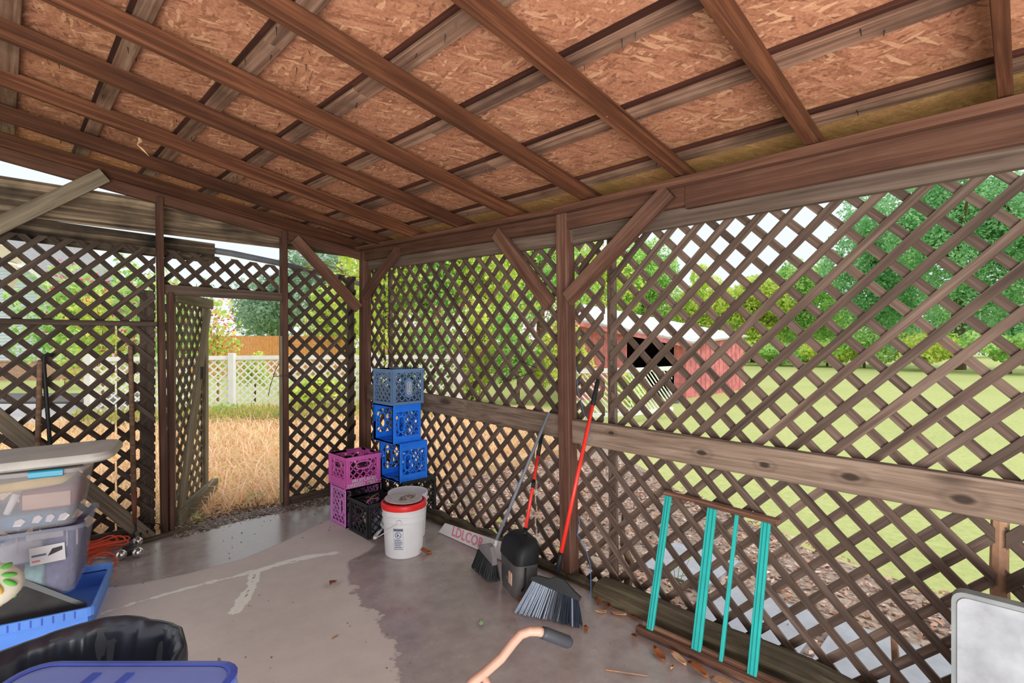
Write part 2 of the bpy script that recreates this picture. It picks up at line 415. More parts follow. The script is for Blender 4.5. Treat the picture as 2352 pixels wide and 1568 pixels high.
P_TEAL = plain('teal_latch', (10,150,186), .35)
P_BLUE = plain('blue_crate_plastic', (30,120,235), .38, .5, var=.12)
P_NAVY = plain('slate_blue_crate_plastic', (98,126,164), .42, .5, var=.12)
P_PURP = plain('magenta_crate_plastic', (212,100,178), .45, .4, var=.1)
P_PURP2 = plain('faded_magenta_crate_plastic', (214,136,204), .45, .4, var=.1)
P_BLACK = plain('black_crate_plastic', (44,44,46), .4, .5, var=.25)
P_BIN = plain('black_bag_plastic', (42,46,58), .28, .6, var=.25, scale=5)
P_BINB = plain('grey_bin_plastic', (70,72,78), .45, .4, var=.2)
P_LBLUE = plain('periwinkle_tote_plastic', (124,146,222), .3, .5, var=.1)
P_LBLUE2 = plain('deep_blue_tote_rib', (72,96,196), .3, .5, var=.1)
P_TRAY = plain('blue_tray_plastic', (96,150,238), .4, .5, var=.1)
P_WHITE = plain('white_bucket_plastic', (222,220,222), .4, .4, var=.05)
P_RED = plain('red_plastic', (226,40,40), .35, .5, var=.08)
P_REDM = plain('red_metal_handle', (226,52,40), .35, .5, var=.1)
P_LIDG = plain('dusty_lid_grey', (190,184,180), .6, .3, var=.2, scale=20)
P_DIRT = plain('brown_dirt', (128,108,92), .9, .1, var=.3, scale=30)
P_INK = plain('blue_grey_ink', (104,112,136), .6, .2, var=.1)
P_BROOM = plain('black_broom_plastic', (22,23,26), .55, .3, var=.2)
P_BRIST = plain('grey_bristles', (150,160,176), .5, .3, var=.2)
P_BRISTD = plain('dark_bristles', (44,50,62), .5, .3, var=.3)
P_PAN = plain('dustpan_plastic', (84,80,79), .45, .4, var=.35, scale=6)
P_GREYM = plain('grey_metal_handle', (120,124,134), .45, .5, var=.15)
P_GREYP = plain('grey_brush_plastic', (124,118,120), .5, .4, var=.15)
P_TEALB = plain('turquoise_paint', (30,176,168), .4, .5, var=.12)
P_TEALD = plain('turquoise_groove', (14,130,126), .5, .4, var=.12)
P_TABLE = plain('stained_white_table', (158,160,164), .5, .4, var=.22, scale=9)
P_TEDGE = plain('table_edge_grey', (132,136,136), .5, .4, var=.2)
P_COPPER = plain('rosy_copper_pipe', (190,150,132), .4, .5, metal=.1, var=.15)
P_GRIP = plain('black_rubber_grip', (52,54,60), .55, .4, var=.2)
P_ORANGE = plain('orange_cord', (226,84,50), .45, .4, var=.1)
P_SILVER = plain('silver_ball', (214,214,212), .15, .5, metal=1.0)
P_WIRE = plain('dark_wire', (46,44,46), .5, .4, metal=.5)
P_STEEL = plain('steel_nail', (150,150,150), .35, .5, metal=.9)
P_STRING = plain('blue_string', (72,120,170), .6, .3)
P_SIGN = plain('white_sign_paint', (216,212,214), .5, .4, var=.06)
P_SIGNR = plain('faded_red_lettering', (212,130,142), .6, .2, var=.12, scale=20)
P_WPAINT = plain('white_fence_paint', (236,236,234), .6, .3, var=.06)
P_SIDING = plain('pale_siding', (206,214,226), .6, .3, var=.03)
P_BRICK = plain('brick_foundation', (190,150,130), .8, .2, var=.2, scale=14)
P_BARN = plain('faded_red_barn_paint', (212,128,130), .7, .2, var=.3, scale=5)
P_ROOF = plain('light_metal_roofing', (206,206,206), .5, .4, var=.08)
P_ROOFD = plain('grey_roof_shingle', (150,148,150), .8, .2, var=.15)
P_STOCK = wood('stockade_wood', (176,110,62), (210,142,86), (228,170,112), stain=.1)
P_BARK = plain('brown_bark', (104,84,68), .85, .2, var=.3, scale=20)
P_GREYBARK = plain('pale_bark', (164,126,100), .85, .2, var=.3, scale=20)
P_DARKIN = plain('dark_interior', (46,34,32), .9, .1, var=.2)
P_BEIGE = plain('beige_eave_paint', (222,206,180), .6, .3, var=.05)
C_YEL = plain('yellow_cloth', (232,196,120), .8, .1, var=.15, bump=.5)
C_BLUE = plain('blue_print_cloth', (96,140,170), .8, .1, var=.2, bump=.5)
C_WHITE = plain('white_cloth', (232,224,222), .8, .1, var=.08, bump=.5)
C_MAR = plain('maroon_cover', (140,70,96), .6, .3, var=.2)
C_TAN = plain('tan_print', (206,170,150), .7, .2, var=.15)
C_PUR = plain('violet_cloth', (112,100,140), .8, .1, var=.35, scale=26, bump=.5)
C_RED = plain('crimson_cover', (186,54,92), .6, .3, var=.1)
C_GRN = plain('green_print_cloth', (150,196,180), .8, .1, var=.35, scale=18, bump=.4)
C_FLOR = plain('cream_cushion_cloth', (236,228,208), .8, .1, var=.06)
C_LEAFP = plain('green_leaf_print', (110,190,90), .8, .1, var=.2)
C_YELP = plain('yellow_leaf_print', (236,190,90), .8, .1, var=.1)
C_DUST = plain('dusty_black_vinyl', (52,48,46), .6, .3, var=.5, scale=9)
L_ONE = plain('brown_leaf', (160,96,60), .7, .2, var=.3, scale=25)
L_ONE2 = plain('tan_leaf', (206,160,124), .7, .2, var=.25, scale=25)
L_GREEN1 = plain('green_leaf', (110,170,60), .5, .3, var=.2, scale=25)

# ------------------------------------------------------------------ floor slab and ground
DRY = [(-2.9,-.62),(-2.241,-.884),(-2.071,-.973),(-1.806,-1.036),(-1.47,-1.044),(-1.165,-.936),(-.889,-.794),(-.70,-.72),(-.669,-.986),(-.694,-1.345),(-.70,-1.47),(-.795,-1.527),(-.981,-1.598),(-1.10,-1.827),(-1.172,-2.07),(-1.189,-2.236),(-1.23,-2.446),(-1.263,-2.607),(-1.327,-2.767),(-1.412,-2.913),(-1.6,-3.4),(-2.0,-4.2),(-4,-5.5),(-5,-3)]
FILL = [[(-2.30,-1.275,.012),(-2.221,-1.245,.03),(-2.07,-1.244,.03),(-1.854,-1.252,.025),(-1.646,-1.282,.028),(-1.47,-1.30,.035),(-1.302,-1.299,.05),(-1.162,-1.319,.06),(-.99,-1.39,.04),(-.95,-1.42,.0)],
        [(-1.478,-1.309,.05),(-1.53,-1.42,.045),(-1.581,-1.523,.05),(-1.679,-1.682,.06),(-1.735,-1.759,.045)]]
CRACK = [(-1.735,-1.759),(-1.765,-1.82),(-1.821,-1.944),(-1.845,-2.01),(-1.89,-2.087),(-1.948,-2.219),(-2.1,-2.5)]
CRACK2 = [(-2.5,-1.33),(-2.221,-1.25),(-1.854,-1.257),(-1.47,-1.305),(-1.162,-1.33),(-.95,-1.42),(-.8,-1.46)]
CRACK3 = [(-1.478,-1.309),(-1.55,-1.46),(-1.64,-1.62),(-1.735,-1.759)]
def seg_d(X, Y, pts):
    d = np.full(X.shape, 9.0); wv = np.zeros(X.shape)
    for a, b in zip(pts[:-1], pts[1:]):
        ax, ay = a[:2]; bx, by = b[:2]; L = (bx-ax)**2+(by-ay)**2 + 1e-12
        t = np.clip(((X-ax)*(bx-ax)+(Y-ay)*(by-ay))/L, 0, 1)
        e = np.hypot(X-ax-t*(bx-ax), Y-ay-t*(by-ay))
        w_ = (a[2]+t*(b[2]-a[2])) if len(a) > 2 else 0*t
        m_ = e < d; d = np.where(m_, e, d); wv = np.where(m_, w_, wv)
    return d, wv
def inside(X, Y, pts):
    r = np.zeros(X.shape, bool); n = len(pts)
    for i in range(n):
        x0,y0 = pts[i]; x1,y1 = pts[(i+1)%n]
        c = ((y0 > Y) != (y1 > Y)) & (X < (x1-x0)*(Y-y0)/((y1-y0) if y1 != y0 else 1e-9)+x0)
        r ^= c
    return r
def make_floor():
    xs = np.arange(-5.2, -.06, .025); ys = np.arange(-7.0, -.06, .025)
    X, Y = np.meshgrid(xs, ys)
    nx, ny = len(xs), len(ys)
    def edge(x): return -.16 + .05*np.sin(x*3.1)            # back edge
    co = np.stack([X.ravel(), Y.ravel(), np.zeros(X.size)], 1)
    idx = np.arange(X.size).reshape(ny, nx)
    fs = np.stack([idx[:-1,:-1], idx[:-1,1:], idx[1:,1:], idx[1:,:-1]], -1).reshape(-1, 4)
    # side skirts
    b0 = len(co); ring = np.concatenate([idx[0,:], idx[1:,-1], idx[-1,-2::-1], idx[-2:0:-1,0]])
    low = co[ring].copy(); low[:,2] = -.25; co = np.concatenate([co, low])
    m_ = len(ring); sk = [(int(ring[i]), b0+i, b0+(i+1)%m_, int(ring[(i+1)%m_])) for i in range(m_)]
    me = bpy.data.meshes.new('floor')
    me.from_pydata(co.tolist(), [], fs.tolist() + sk)
    me.materials.append(M_CONC)
    d, _ = seg_d(X, Y, DRY + DRY[:1]); ins = inside(X, Y, DRY); wet = np.where(ins, -d, d)
    fill = np.full(X.shape, -9.0)
    for pl in FILL:
        dd, wv = seg_d(X, Y, pl); fill = np.maximum(fill, wv*.62 - dd)
    cr = np.full(X.shape, -9.0)
    for pl, w_ in ((CRACK, .004), (CRACK2, .001), (CRACK3, .003)):
        dd, _ = seg_d(X, Y, pl); cr = np.maximum(cr, w_ - dd)
    rag = np.where(X - .3*Y > -.62+.0, 1.0, .12); rag = np.where((Y < -1.9), 1.0, rag*0.25)
    pad = np.zeros(m_)
    for nm, arr in (('wet', wet), ('filler', fill), ('crack', cr), ('rag', rag)):
        a = me.attributes.new(nm, 'FLOAT', 'POINT'); a.data.foreach_set('value', np.concatenate([arr.ravel(), pad]).astype(np.float32))
    o = place(bpy.data.objects.new('floor', me)); tag(o, kind='structure'); return o
make_floor()

def ground(name, pts, z, mat, kind='structure', sub=0, label=None):
    mb = MB().prism(pts, z-.12, z); o = mb.build(name, mat); tag(o, kind=kind)
    if label: o['label'] = label
    return o
big = [(-60,-60),(90,-60),(90,110),(-60,110)]
ground('lawn', big, -.20, M_LAWN)
ground('straw_ground', [(-2.6,-.1),(4.5,-.1),(6.5,3.5),(3.6,7.4),(-.3,9.0),(-3.2,8.6)], -.055, M_STRAW)
ground('leaf_litter_ground', [(-.05,-8),(1.25,-8),(1.45,-5.0),(1.9,-3.6),(2.6,-2.2),(4.2,-.09),(-.05,-.09)], -.15, M_LITTER)
ground('driveway', [tuple(at(u,d,0)[:2]) for u,d in ((-500,8.0),(240,8.4),(290,12.8),(-500,12.8))], -.06, M_DRIVE)
ground('dark_drive_strip', [tuple(at(u,d,0)[:2]) for u,d in ((-500,13.2),(335,13.2),(335,15.4),(-500,15.4))], -.05, M_DARKSTRIP)  # darker ground strip beyond the driveway

pv = empty('path', (.4,-4.4,-.15)); tag(pv, kind='structure')
for i, (x0,x1,y0,y1) in enumerate([(.14,.78,-4.02,-3.42),(.10,.80,-4.68,-4.08),(.12,.78,-5.36,-4.74),(.1,.8,-6.0,-5.42),(.62,1.2,-3.36,-2.85)]):
    MB().box((x0,y0,-.16),(x1,y1,-.115), None, .006).build('paving_slab', M_PAVER, pv)

# ------------------------------------------------------------------ ceiling: rafters, purlins, sheathing
ceil = empty('ceiling', (-2.5,-3,2.5)); tag(ceil, kind='structure')
S_ = .165
def base_z(y): return 2.372 + max(0, y+2.6)*.017
def roof_z(x, y, off): return base_z(y) + off + S_*(-.08-x)
RAF = [(-5.44,2.37,.160),(-4.80,2.37,.160),(-4.177,2.366,.150),(-3.542,2.378,.156),(-2.92,2.371,.165),(-2.29,2.370,.161),(-1.706,2.385,.168),(-1.074,2.398,.171),(-.529,2.412,.160)]
for y, z, s in RAF:
    x1 = -4.2
    board('rafter', (.25,y,z+.047+s*(-.33)), (x1,y,z+.047+s*(-.08-x1)), .04, .092, (0,0,1), W_RAFTER, ceil, .003)
# end rafter over the back wall
board('rafter', (.25,-.06,2.425+.047-.33*.142), (-4.2,-.06,2.425+.047+.142*4.12), .04, .10, (0,0,1), W_RAFTER, ceil)
PUR = [-.105,-.575,-1.02,-1.43,-1.84,-2.245,-2.64,-3.05,-3.46,-3.87]
for i, x in enumerate(PUR):
    ya, yb, yc = -5.7, -2.6, .28
    wdt = .078 + .010*math.sin(i*2.3)
    for a, b_ in ((ya, yb), (yb, yc)):
        board('purlin', (x+.006,a,roof_z(x,a,.102)), (x+.006,b_,roof_z(x,b_,.102)), wdt, .018, (S_,0,1), W_PURLIN, ceil, .002)
        board('purlin_dark_layer', (x-.010,a,roof_z(x-.010,a,.1205)), (x-.010,b_,roof_z(x-.010,b_,.1205)), wdt, .018, (S_,0,1), W_PURLIN_DARK, ceil, .001)  # dark brown second purlin layer, offset so a dark strip shows
xe = [.33,-1.43,-2.66,-4.2]; ye = [.30,-2.6,-5.75]
for a, b_ in zip(xe[:-1], xe[1:]):
    for c, d in zip(ye[:-1], ye[1:]):
        k = max(1, int(round((a-b_)/.1)))
        mb = MB(); g = .002; off = .130
        cols_x = [a - (a-b_)*i/k - (g if i == 0 else -g if i == k else 0) for i in range(k+1)]
        vs = []; damp = []
        for zo in (0, .012):
            for xx in cols_x:
                for yy in (c-g, d+g):
                    vs.append((xx, yy, roof_z(xx, yy, off+zo))); damp.append(1.0 if xx > -.13 else (.35 if xx > -.2 else 0.0))
        n2 = 2*(k+1); fs = []
        for i in range(k):
            p = 2*i; fs += [(p, p+1, p+3, p+2), (n2+p, n2+p+2, n2+p+3, n2+p+1), (p, p+2, n2+p+2, n2+p), (p+1, n2+p+1, n2+p+3, p+3)]
        fs += [(0, n2, n2+1, 1), (2*k, 2*k+1, n2+2*k+1, n2+2*k)]
        o = mb.add(vs, fs).build('osb_panel', M_OSB, ceil)
        at_ = o.data.attributes.new('damp', 'FLOAT', 'POINT'); at_.data.foreach_set('value', damp)
# nail tips poking through the sheathing
mb = MB()
for i in range(230):
    x = random.uniform(-3.4, -.2); y = random.uniform(-5.2, .1); z = roof_z(x, y, .13)
    if random.random() < .45: x = random.choice(PUR)+random.uniform(-.04,.04); z = roof_z(x, y, .093)
    q = (x+random.uniform(-.008,.008), y+random.uniform(-.008,.008), z-random.uniform(.018,.034))
    mb.tube([(x,y,z+.002), q], [.0022,.0012], 4)
tag(mb.build('nail_tips', P_WIRE, ceil), kind='stuff')
MB().tube([(-2.05,-.94,2.80),(-2.04,-.95,2.75),(-2.06,-.97,2.72),(-2.03,-.96,2.70),(-2.0,-.98,2.66)], [.004,.012,.003,.006,.001], 6).build('straw_wisp', L_ONE2, ceil)
for y, x in ((-3.52,-.78),(-2.27,-1.93)):
    s = MB().tube([(x,y-.022,roof_z(x,y,.02)),(x+.012,y-.04,roof_z(x,y,-.005))], .003, 6); s.build('bent_nail', P_STEEL, ceil)

# ------------------------------------------------------------------ right wall frame
wr = empty('wall_right', (-.045,-2.75,0)); tag(wr, kind='structure')
def hz(y): return max(0.0, y+2.65)*.036           # frame rises toward the corner
def rbeam(name, ya, yb, x0, x1, z0, z1, mat):
    xm = (x0+x1)/2; zm = (z0+z1)/2
    return board(name, (xm,ya,zm+hz(ya)), (xm,yb,zm+hz(yb)), x1-x0, z1-z0, (0,0,1), mat, wr)
rbeam('top_plate', -7, -2.7, -.13, .01, 2.325, 2.366, W_BEAM)
rbeam('top_plate', -2.7, -.02, -.13, .01, 2.325, 2.362, W_BEAM)
rbeam('upper_beam', -7, -3.58, -.088, -.046, 2.205, 2.325, W_BEAM)
rbeam('upper_beam', -3.58, -2.7, -.080, -.046, 2.222, 2.325, W_BEAM)
rbeam('upper_beam', -2.7, -.1, -.084, -.046, 2.222, 2.325, W_BEAM)
rbeam('header_beam', -7, -2.79, -.044, 0, 2.128, 2.225, W_HEAD)
rbeam('header_beam', -2.79, -.1, -.044, 0, 2.128, 2.225, W_HEAD)
# posts
board('post', (-.065,-2.785,-.16), (-.045,-2.725,2.325), .09, .09, (1,0,0), W_POST, wr, .006)
board('post', (-.05,-.13,-.1), (-.045,-.125,2.40), .09, .09, (1,0,0), W_POST, wr, .006)
board('post', (-.045,-5.3,-.16), (-.045,-5.3,2.325), .09, .09, (1,0,0), W_POST, wr, .006)
# middle rails
board('rail', (-.03,-.17,.995), (-.03,-2.69,.94), .042, .15, (0,0,1), W_RAIL, wr, .004)
board('rail', (-.035,-2.80,.925), (-.035,-7,.905), .060, .146, (0,0,1), W_RAILK, wr, .004)
# braces
def brace(x, a, b_, wid, thk=.04, mat=W_POST):
    return board('brace', (x,a[0],a[1]), (x,b_[0],b_[1]), wid, thk, (1,0,0), mat, wr, .003)
brace(-.105, (-2.80,1.77), (-3.50,2.31), .10)
brace(-.095, (-2.645,1.74), (-2.13,2.29), .10)
brace(-.10, (-.20,1.95), (-.83,2.33), .085)
# vertical batten outside behind the lattice joint
board('batten', (.055,-3.04,-.1), (.055,-3.02,2.2), .055, .03, (1,0,0), W_LATH, wr)
board('batten', (.06,-.44,.05), (.06,-.43,2.2), .04, .03, (1,0,0), W_LATH, wr)
# rotten sill timber along the slab edge
def sill(name, p0, p1, w_, h_, mat):
    M, L = frame(p0, p1, (0,0,1)); rings = []
    n = 14
    for i in range(n+1):
        x = L*i/n; k = 1 + .16*math.sin(i*1.9)+.1*math.sin(i*4.1); a = w_/2*(1+.08*math.sin(i*2.7)); hh = h_*k
        rings.append([(x,-a,-.06),(x,a,-.06),(x,a*.98,hh*.75),(x,a*.6,hh),(x,-a*.4,hh*.97),(x,-a*.95,hh*.6)])
    mb = MB().loft(rings); return mb.build(name, mat, wr, M)
sill('sill_timber', (-.12,-3.06,0), (-.20,-6.2,0), .16, .085, W_SILL)
sill('sill_timber', (-.06,-.95,0), (-.07,-2.3,0), .10, .07, W_SILL)
sill('sill_timber', (-.09,-2.35,0), (-.11,-3.05,0), .07, .04, W_SILL)

# ------------------------------------------------------------------ lattice panels
def lattice(name, label, wall, poly, phase, pitch, front, plane, lw, mat, th=.012, group='brown lattice panels'):
    """poly in (s,z); s runs to the right as seen from inside. wall 'R': s=-y at x=plane; 'B': s=x at y=plane"""
    def to3(s, z, d):                   # d = depth away from the room
        return Vector((plane+d, -s, z)) if wall == 'R' else Vector((s, plane+d, z))
    s0 = min(p[0] for p in poly); s1 = max(p[0] for p in poly); z0 = min(p[1] for p in poly); z1 = max(p[1] for p in poly)
    root = empty(name, to3((s0+s1)/2, z0, 0)); tag(root, label, 'lattice', group)
    sc, zc = phase; r2 = math.sqrt(.5)
    for kind in ('/', '\\'):
        d0 = 0 if kind == front else th
        sg = 1 if kind == '/' else -1
        c0 = zc - sg*sc + pitch/2
        cmin = min(z - sg*s for s in (s0,s1) for z in (z0,z1)); cmax = max(z - sg*s for s in (s0,s1) for z in (z0,z1))
        k = math.ceil((cmin - c0)/pitch - .3)
        while c0 + k*pitch < cmax + .03:
            c = c0 + k*pitch + random.uniform(-.003,.003); k += 1
            sm = (s0+s1)/2; zm = c + sg*sm; L = 4.0; h = lw/2
            dx, dz = r2, sg*r2; nx, nz = -sg*r2, r2
            strip = [(sm-L*dx-h*nx, zm-L*dz-h*nz), (sm+L*dx-h*nx, zm+L*dz-h*nz), (sm+L*dx+h*nx, zm+L*dz+h*nz), (sm-L*dx+h*nx, zm-L*dz+h*nz)]
            pg = clip(strip, poly)
            if len(pg) < 3: continue
            al = [(p[0]-sm)*dx+(p[1]-zm)*dz for p in pg]; ac = [(p[0]-sm)*nx+(p[1]-zm)*nz for p in pg]
            if max(al)-min(al) < .03: continue
            m0 = (max(al)+min(al))/2
            loc = [(a-m0, b) for a, b in zip(al, ac)]
            ar = sum(loc[i][0]*loc[(i+1)%len(loc)][1]-loc[(i+1)%len(loc)][0]*loc[i][1] for i in range(len(loc)))
            if ar < 0: loc.reverse()
            org = to3(sm+m0*dx, zm+m0*dz, d0)
            ex = to3(dx, dz, 0) - to3(0,0,0); ey = to3(nx, nz, 0) - to3(0,0,0); ez = ex.cross(ey)
            inward = to3(0,0,1)-to3(0,0,0)
            if ez.dot(inward) < 0: za, zb = -th, 0
            else: za, zb = 0, th
            M = Matrix(((ex.x,ey.x,ez.x,org.x),(ex.y,ey.y,ez.y,org.y),(ex.z,ey.z,ez.z,org.z),(0,0,0,1)))
            MB().prism(loc, za, zb).build('lath', mat, root, M)
    return root
def rect(a, b, c, d): return [(a,c),(b,c),(b,d),(a,d)]
XR = .012; PR = .160
def RX(y, z, x0=-.07):                  # rescale a point measured at x0 onto the lattice plane
    k = (XR-EYE.x)/(x0-EYE.x); return (-(EYE.y+(y-EYE.y)*k), 1.5+(z-1.5)*k)
ph_ru = RX(-4.22,1.676); ph_r1 = RX(-2.117,1.368); ph_l1 = RX(-2.126,.782); ph_l2 = RX(-4.387,.783)
lattice('lattice_screen', 'narrow brown lattice strip above the rail beside the corner post', 'R', rect(.10,.39,.98,2.25), ph_r1, PR, '/', XR, .035, W_LATH)
lattice('lattice_screen', 'large brown lattice panel above the rail between corner post and middle post', 'R', rect(.46,2.80,.95,2.25), ph_r1, PR, '\\', XR, .036, W_LATH)
lattice('lattice_screen', 'narrow brown lattice strip just right of the middle post above the rail', 'R', rect(2.80,2.985,.93,2.2), ph_ru, PR, '/', XR, .037, W_LATH)
lattice('lattice_screen', 'large brown lattice panel above the rail right of the middle post, lawn behind', 'R', rect(3.04,6.9,.90,2.22), ph_ru, PR, '/', XR, .038, W_LATH)
lattice('lattice_screen', 'brown lattice panel below the rail behind the crates and buckets', 'R', rect(.10,2.40,-.02,1.0), ph_l1, PR, '/', XR, .035, W_LATH)
lattice('lattice_screen', 'brown lattice panel below the rail behind the turquoise rack and the long red broom', 'R', rect(2.42,4.77,-.12,.93), ph_l2, PR, '\\', XR, .037, W_LATH)
lattice('lattice_screen', 'end piece of brown lattice below the rail above the stained white table top', 'R', rect(4.80,6.9,-.12,.93), (5.05,.60), PR, '/', XR, .045, W_LATH)
YB = -.035; PB = .1478
def BX(x, z, y0=.06):
    k = (YB-EYE.y)/(y0-EYE.y); return (EYE.x+(x-EYE.x)*k, 1.5+(z-1.5)*k)
ph_bl = BX(-2.279,2.04); ph_b2 = BX(-2.202,1.517); ph_br = BX(-.353,1.785); ph_bd = BX(-1.428,2.064)
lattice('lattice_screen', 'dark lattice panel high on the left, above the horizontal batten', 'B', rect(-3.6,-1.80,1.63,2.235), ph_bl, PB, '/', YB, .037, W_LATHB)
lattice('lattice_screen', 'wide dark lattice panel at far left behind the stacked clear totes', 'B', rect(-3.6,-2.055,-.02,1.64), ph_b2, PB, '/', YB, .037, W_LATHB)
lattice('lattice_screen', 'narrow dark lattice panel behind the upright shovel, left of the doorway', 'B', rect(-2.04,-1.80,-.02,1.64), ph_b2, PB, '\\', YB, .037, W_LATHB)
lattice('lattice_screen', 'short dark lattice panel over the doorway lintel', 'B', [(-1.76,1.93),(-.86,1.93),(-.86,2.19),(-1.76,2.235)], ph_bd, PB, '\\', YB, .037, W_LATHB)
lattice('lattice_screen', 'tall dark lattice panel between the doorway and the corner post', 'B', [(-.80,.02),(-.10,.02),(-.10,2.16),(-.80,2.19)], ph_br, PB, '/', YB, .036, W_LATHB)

# ------------------------------------------------------------------ back wall frame
wb = empty('wall_back', (-1.3,-.09,0)); tag(wb, kind='structure')
board('post', (-1.752,-.09,-.03), (-1.788,-.09,2.62), .04, .085, (0,1,0), W_POST, wb)
board('post', (-1.705,-.085,-.03), (-1.715,-.085,1.885), .035, .085, (0,1,0), W_POST, wb)
board('post', (-.822,-.085,-.05), (-.842,-.09,2.50), .045, .085, (0,1,0), W_POST, wb)
board('door_stop', (-.862,-.10,.05), (-.868,-.10,1.55), .02, .04, (0,1,0), W_DOOR, wb)
board('lintel', (-1.765,-.09,1.908), (-.86,-.09,1.902), .04, .078, (0,0,1), W_HEAD, wb)
board('end_beam', (.0,-.085,2.36), (-4.2,-.085,2.36+.142*4.2), .04, .085, (0,0,1), W_BEAM, wb)
def bbrace(y, a, b_, wid, thk=.04, mat=W_POST):
    return board('brace', (a[0],y,a[1]), (b_[0],y,b_[1]), wid, thk, (0,1,0), mat, wb)
bbrace(-.13, (-.12,1.83), (-.76,2.44), .10)
bbrace(-.15, (-2.13,2.70), (-2.85,2.10), .10, .04, W_GREY)
board('batten', (-3.6,-.075,1.632), (-1.80,-.075,1.635), .04, .038, (0,0,1), W_LATHB, wb)
board('batten', (-.15,-.02,0), (-.15,-.02,2.15), .07, .03, (0,1,0), W_LATHB, wb)
board('batten', (-1.85,-.0,0), (-1.85,-.0,1.9), .09, .03, (0,1,0), W_LATHB, wb)
board('plank_brace', (-2.72,-.12,1.06), (-1.86,-.16,.0), .10, .038, (0,1,0), W_GREY, wb)
board('bottom_board', (-2.4,-.055,.05), (-1.84,-.055,.03), .03, .09, (0,0,1), W_LATHB, wb)
board('bottom_board', (-.80,-.07,.03), (-.2,-.07,.04), .03, .08, (0,0,1), W_LATHB, wb)
# weathered plank gable behind the lattice
board('gable_plank', (.12,.10,2.512), (-3.8,.10,2.497), .265, .022, (0,1,0), W_DARK, wb)
board('gable_plank', (-1.35,.112,2.262), (-3.8,.112,2.315), .17, .022, (0,1,0), W_DARK, wb)
MB().tube([(-1.9,.16,2.32),(-1.2,.17,2.29),(-.8,.18,2.25),(-.35,.2,2.19),(.1,.22,2.12)], .028, 10).build('gutter_pipe', P_GREYM, wb, smooth=True)

# ------------------------------------------------------------------ lattice door standing open
ang = math.atan2(.80,.46); hx, hy = -1.70, -.02
door = empty('door_1', (hx,hy,0), ang); tag(door, kind='structure')
MD = Matrix.Translation((hx,hy,0)) @ Matrix.Rotation(ang, 4, 'Z')
def dboard(name, a, b_, wid, thk, y, mat):
    M, L = frame((a[0],y,a[1]), (b_[0],y,b_[1]), (0,1,0))
    return MB().box((0,-wid/2,-thk/2),(L,wid/2,thk/2), None, .003).build(name, mat, door, MD @ M)
DL = .90
dboard('stile', (.03,.05), (.03,1.86), .085, .036, 0, W_DOOR)
dboard('stile', (DL-.03,.10), (DL-.03,1.84), .085, .036, 0, W_DOOR)
dboard('top_rail', (-.02,1.86), (DL+.02,1.86), .09, .038, -.038, W_DOOR)
dboard('bottom_rail', (.03,.075), (DL+.12,.075), .13, .055, -.046, W_DOOR)
dboard('diagonal_brace', (.08,.06), (DL-.08,1.80), .085, .036, -.040, W_DOOR)
M, L = frame((.56,-.065,1.16),(.56,-.065,1.27),(0,1,0)); MB().box((0,-.02,-.012),(L,.02,.012), None, .004).build('latch', P_WIRE, door, MD @ M)
for kind, d0 in (('/', .020), ('\\', .029)):
    sg = 1 if kind == '/' else -1
    for k in range(-20, 20):
        c = k*PB; strip = [(-3,c-sg*3-.028),(3,c+sg*3-.028),(3,c+sg*3+.028),(-3,c-sg*3+.028)]
        pg = clip(strip, rect(.0,DL,.08,1.85))
        if len(pg) < 3 or max(p[1] for p in pg)-min(p[1] for p in pg) < .05: continue
        area = sum(pg[i][0]*pg[(i+1)%len(pg)][1]-pg[(i+1)%len(pg)][0]*pg[i][1] for i in range(len(pg)))
        if area < 0: pg.reverse()
        cx = sum(p[0] for p in pg)/len(pg); cz = sum(p[1] for p in pg)/len(pg)
        ex = Vector((1,0,sg)).normalized(); ez = Vector((0,-1,0)); ey = ez.cross(ex)
        loc = [((p[0]-cx)*ex.x+(p[1]-cz)*ex.z, (p[0]-cx)*ey.x+(p[1]-cz)*ey.z) for p in pg]
        ar = sum(loc[i][0]*loc[(i+1)%len(loc)][1]-loc[(i+1)%len(loc)][0]*loc[i][1] for i in range(len(loc)))
        if ar < 0: loc.reverse()
        M = Matrix(((ex.x,ey.x,ez.x,cx),(ex.y,ey.y,ez.y,d0),(ex.z,ey.z,ez.z,cz),(0,0,0,1)))
        MB().prism(loc, -.009, 0).build('lath', W_DOOR, door, MD @ M)
# ------------------------------------------------------------------ milk crates
def text_mesh(txt, size, depth=.0006, bold=0):
    cu = bpy.data.curves.new('txt', 'FONT'); cu.body = txt; cu.size = size; cu.extrude = depth; cu.align_x = 'CENTER'; cu.align_y = 'CENTER'; cu.offset = size*bold; cu.resolution_u = 3
    ob = bpy.data.objects.new('txt', cu); COL.objects.link(ob)
    dg = bpy.context.evaluated_depsgraph_get(); me = bpy.data.meshes.new_from_object(ob.evaluated_get(dg))
    bpy.data.objects.remove(ob); bpy.data.curves.remove(cu); return me
def lettering(name, txt, size, mat, parent, M, sx=1.0, bold=.0):
    me = text_mesh(txt, size, .0006, bold); me.name = name; me.materials.clear(); me.materials.append(mat)
    me.transform(Matrix.Diagonal((sx,1,1,1)))
    return place(bpy.data.objects.new(name, me), M, parent)

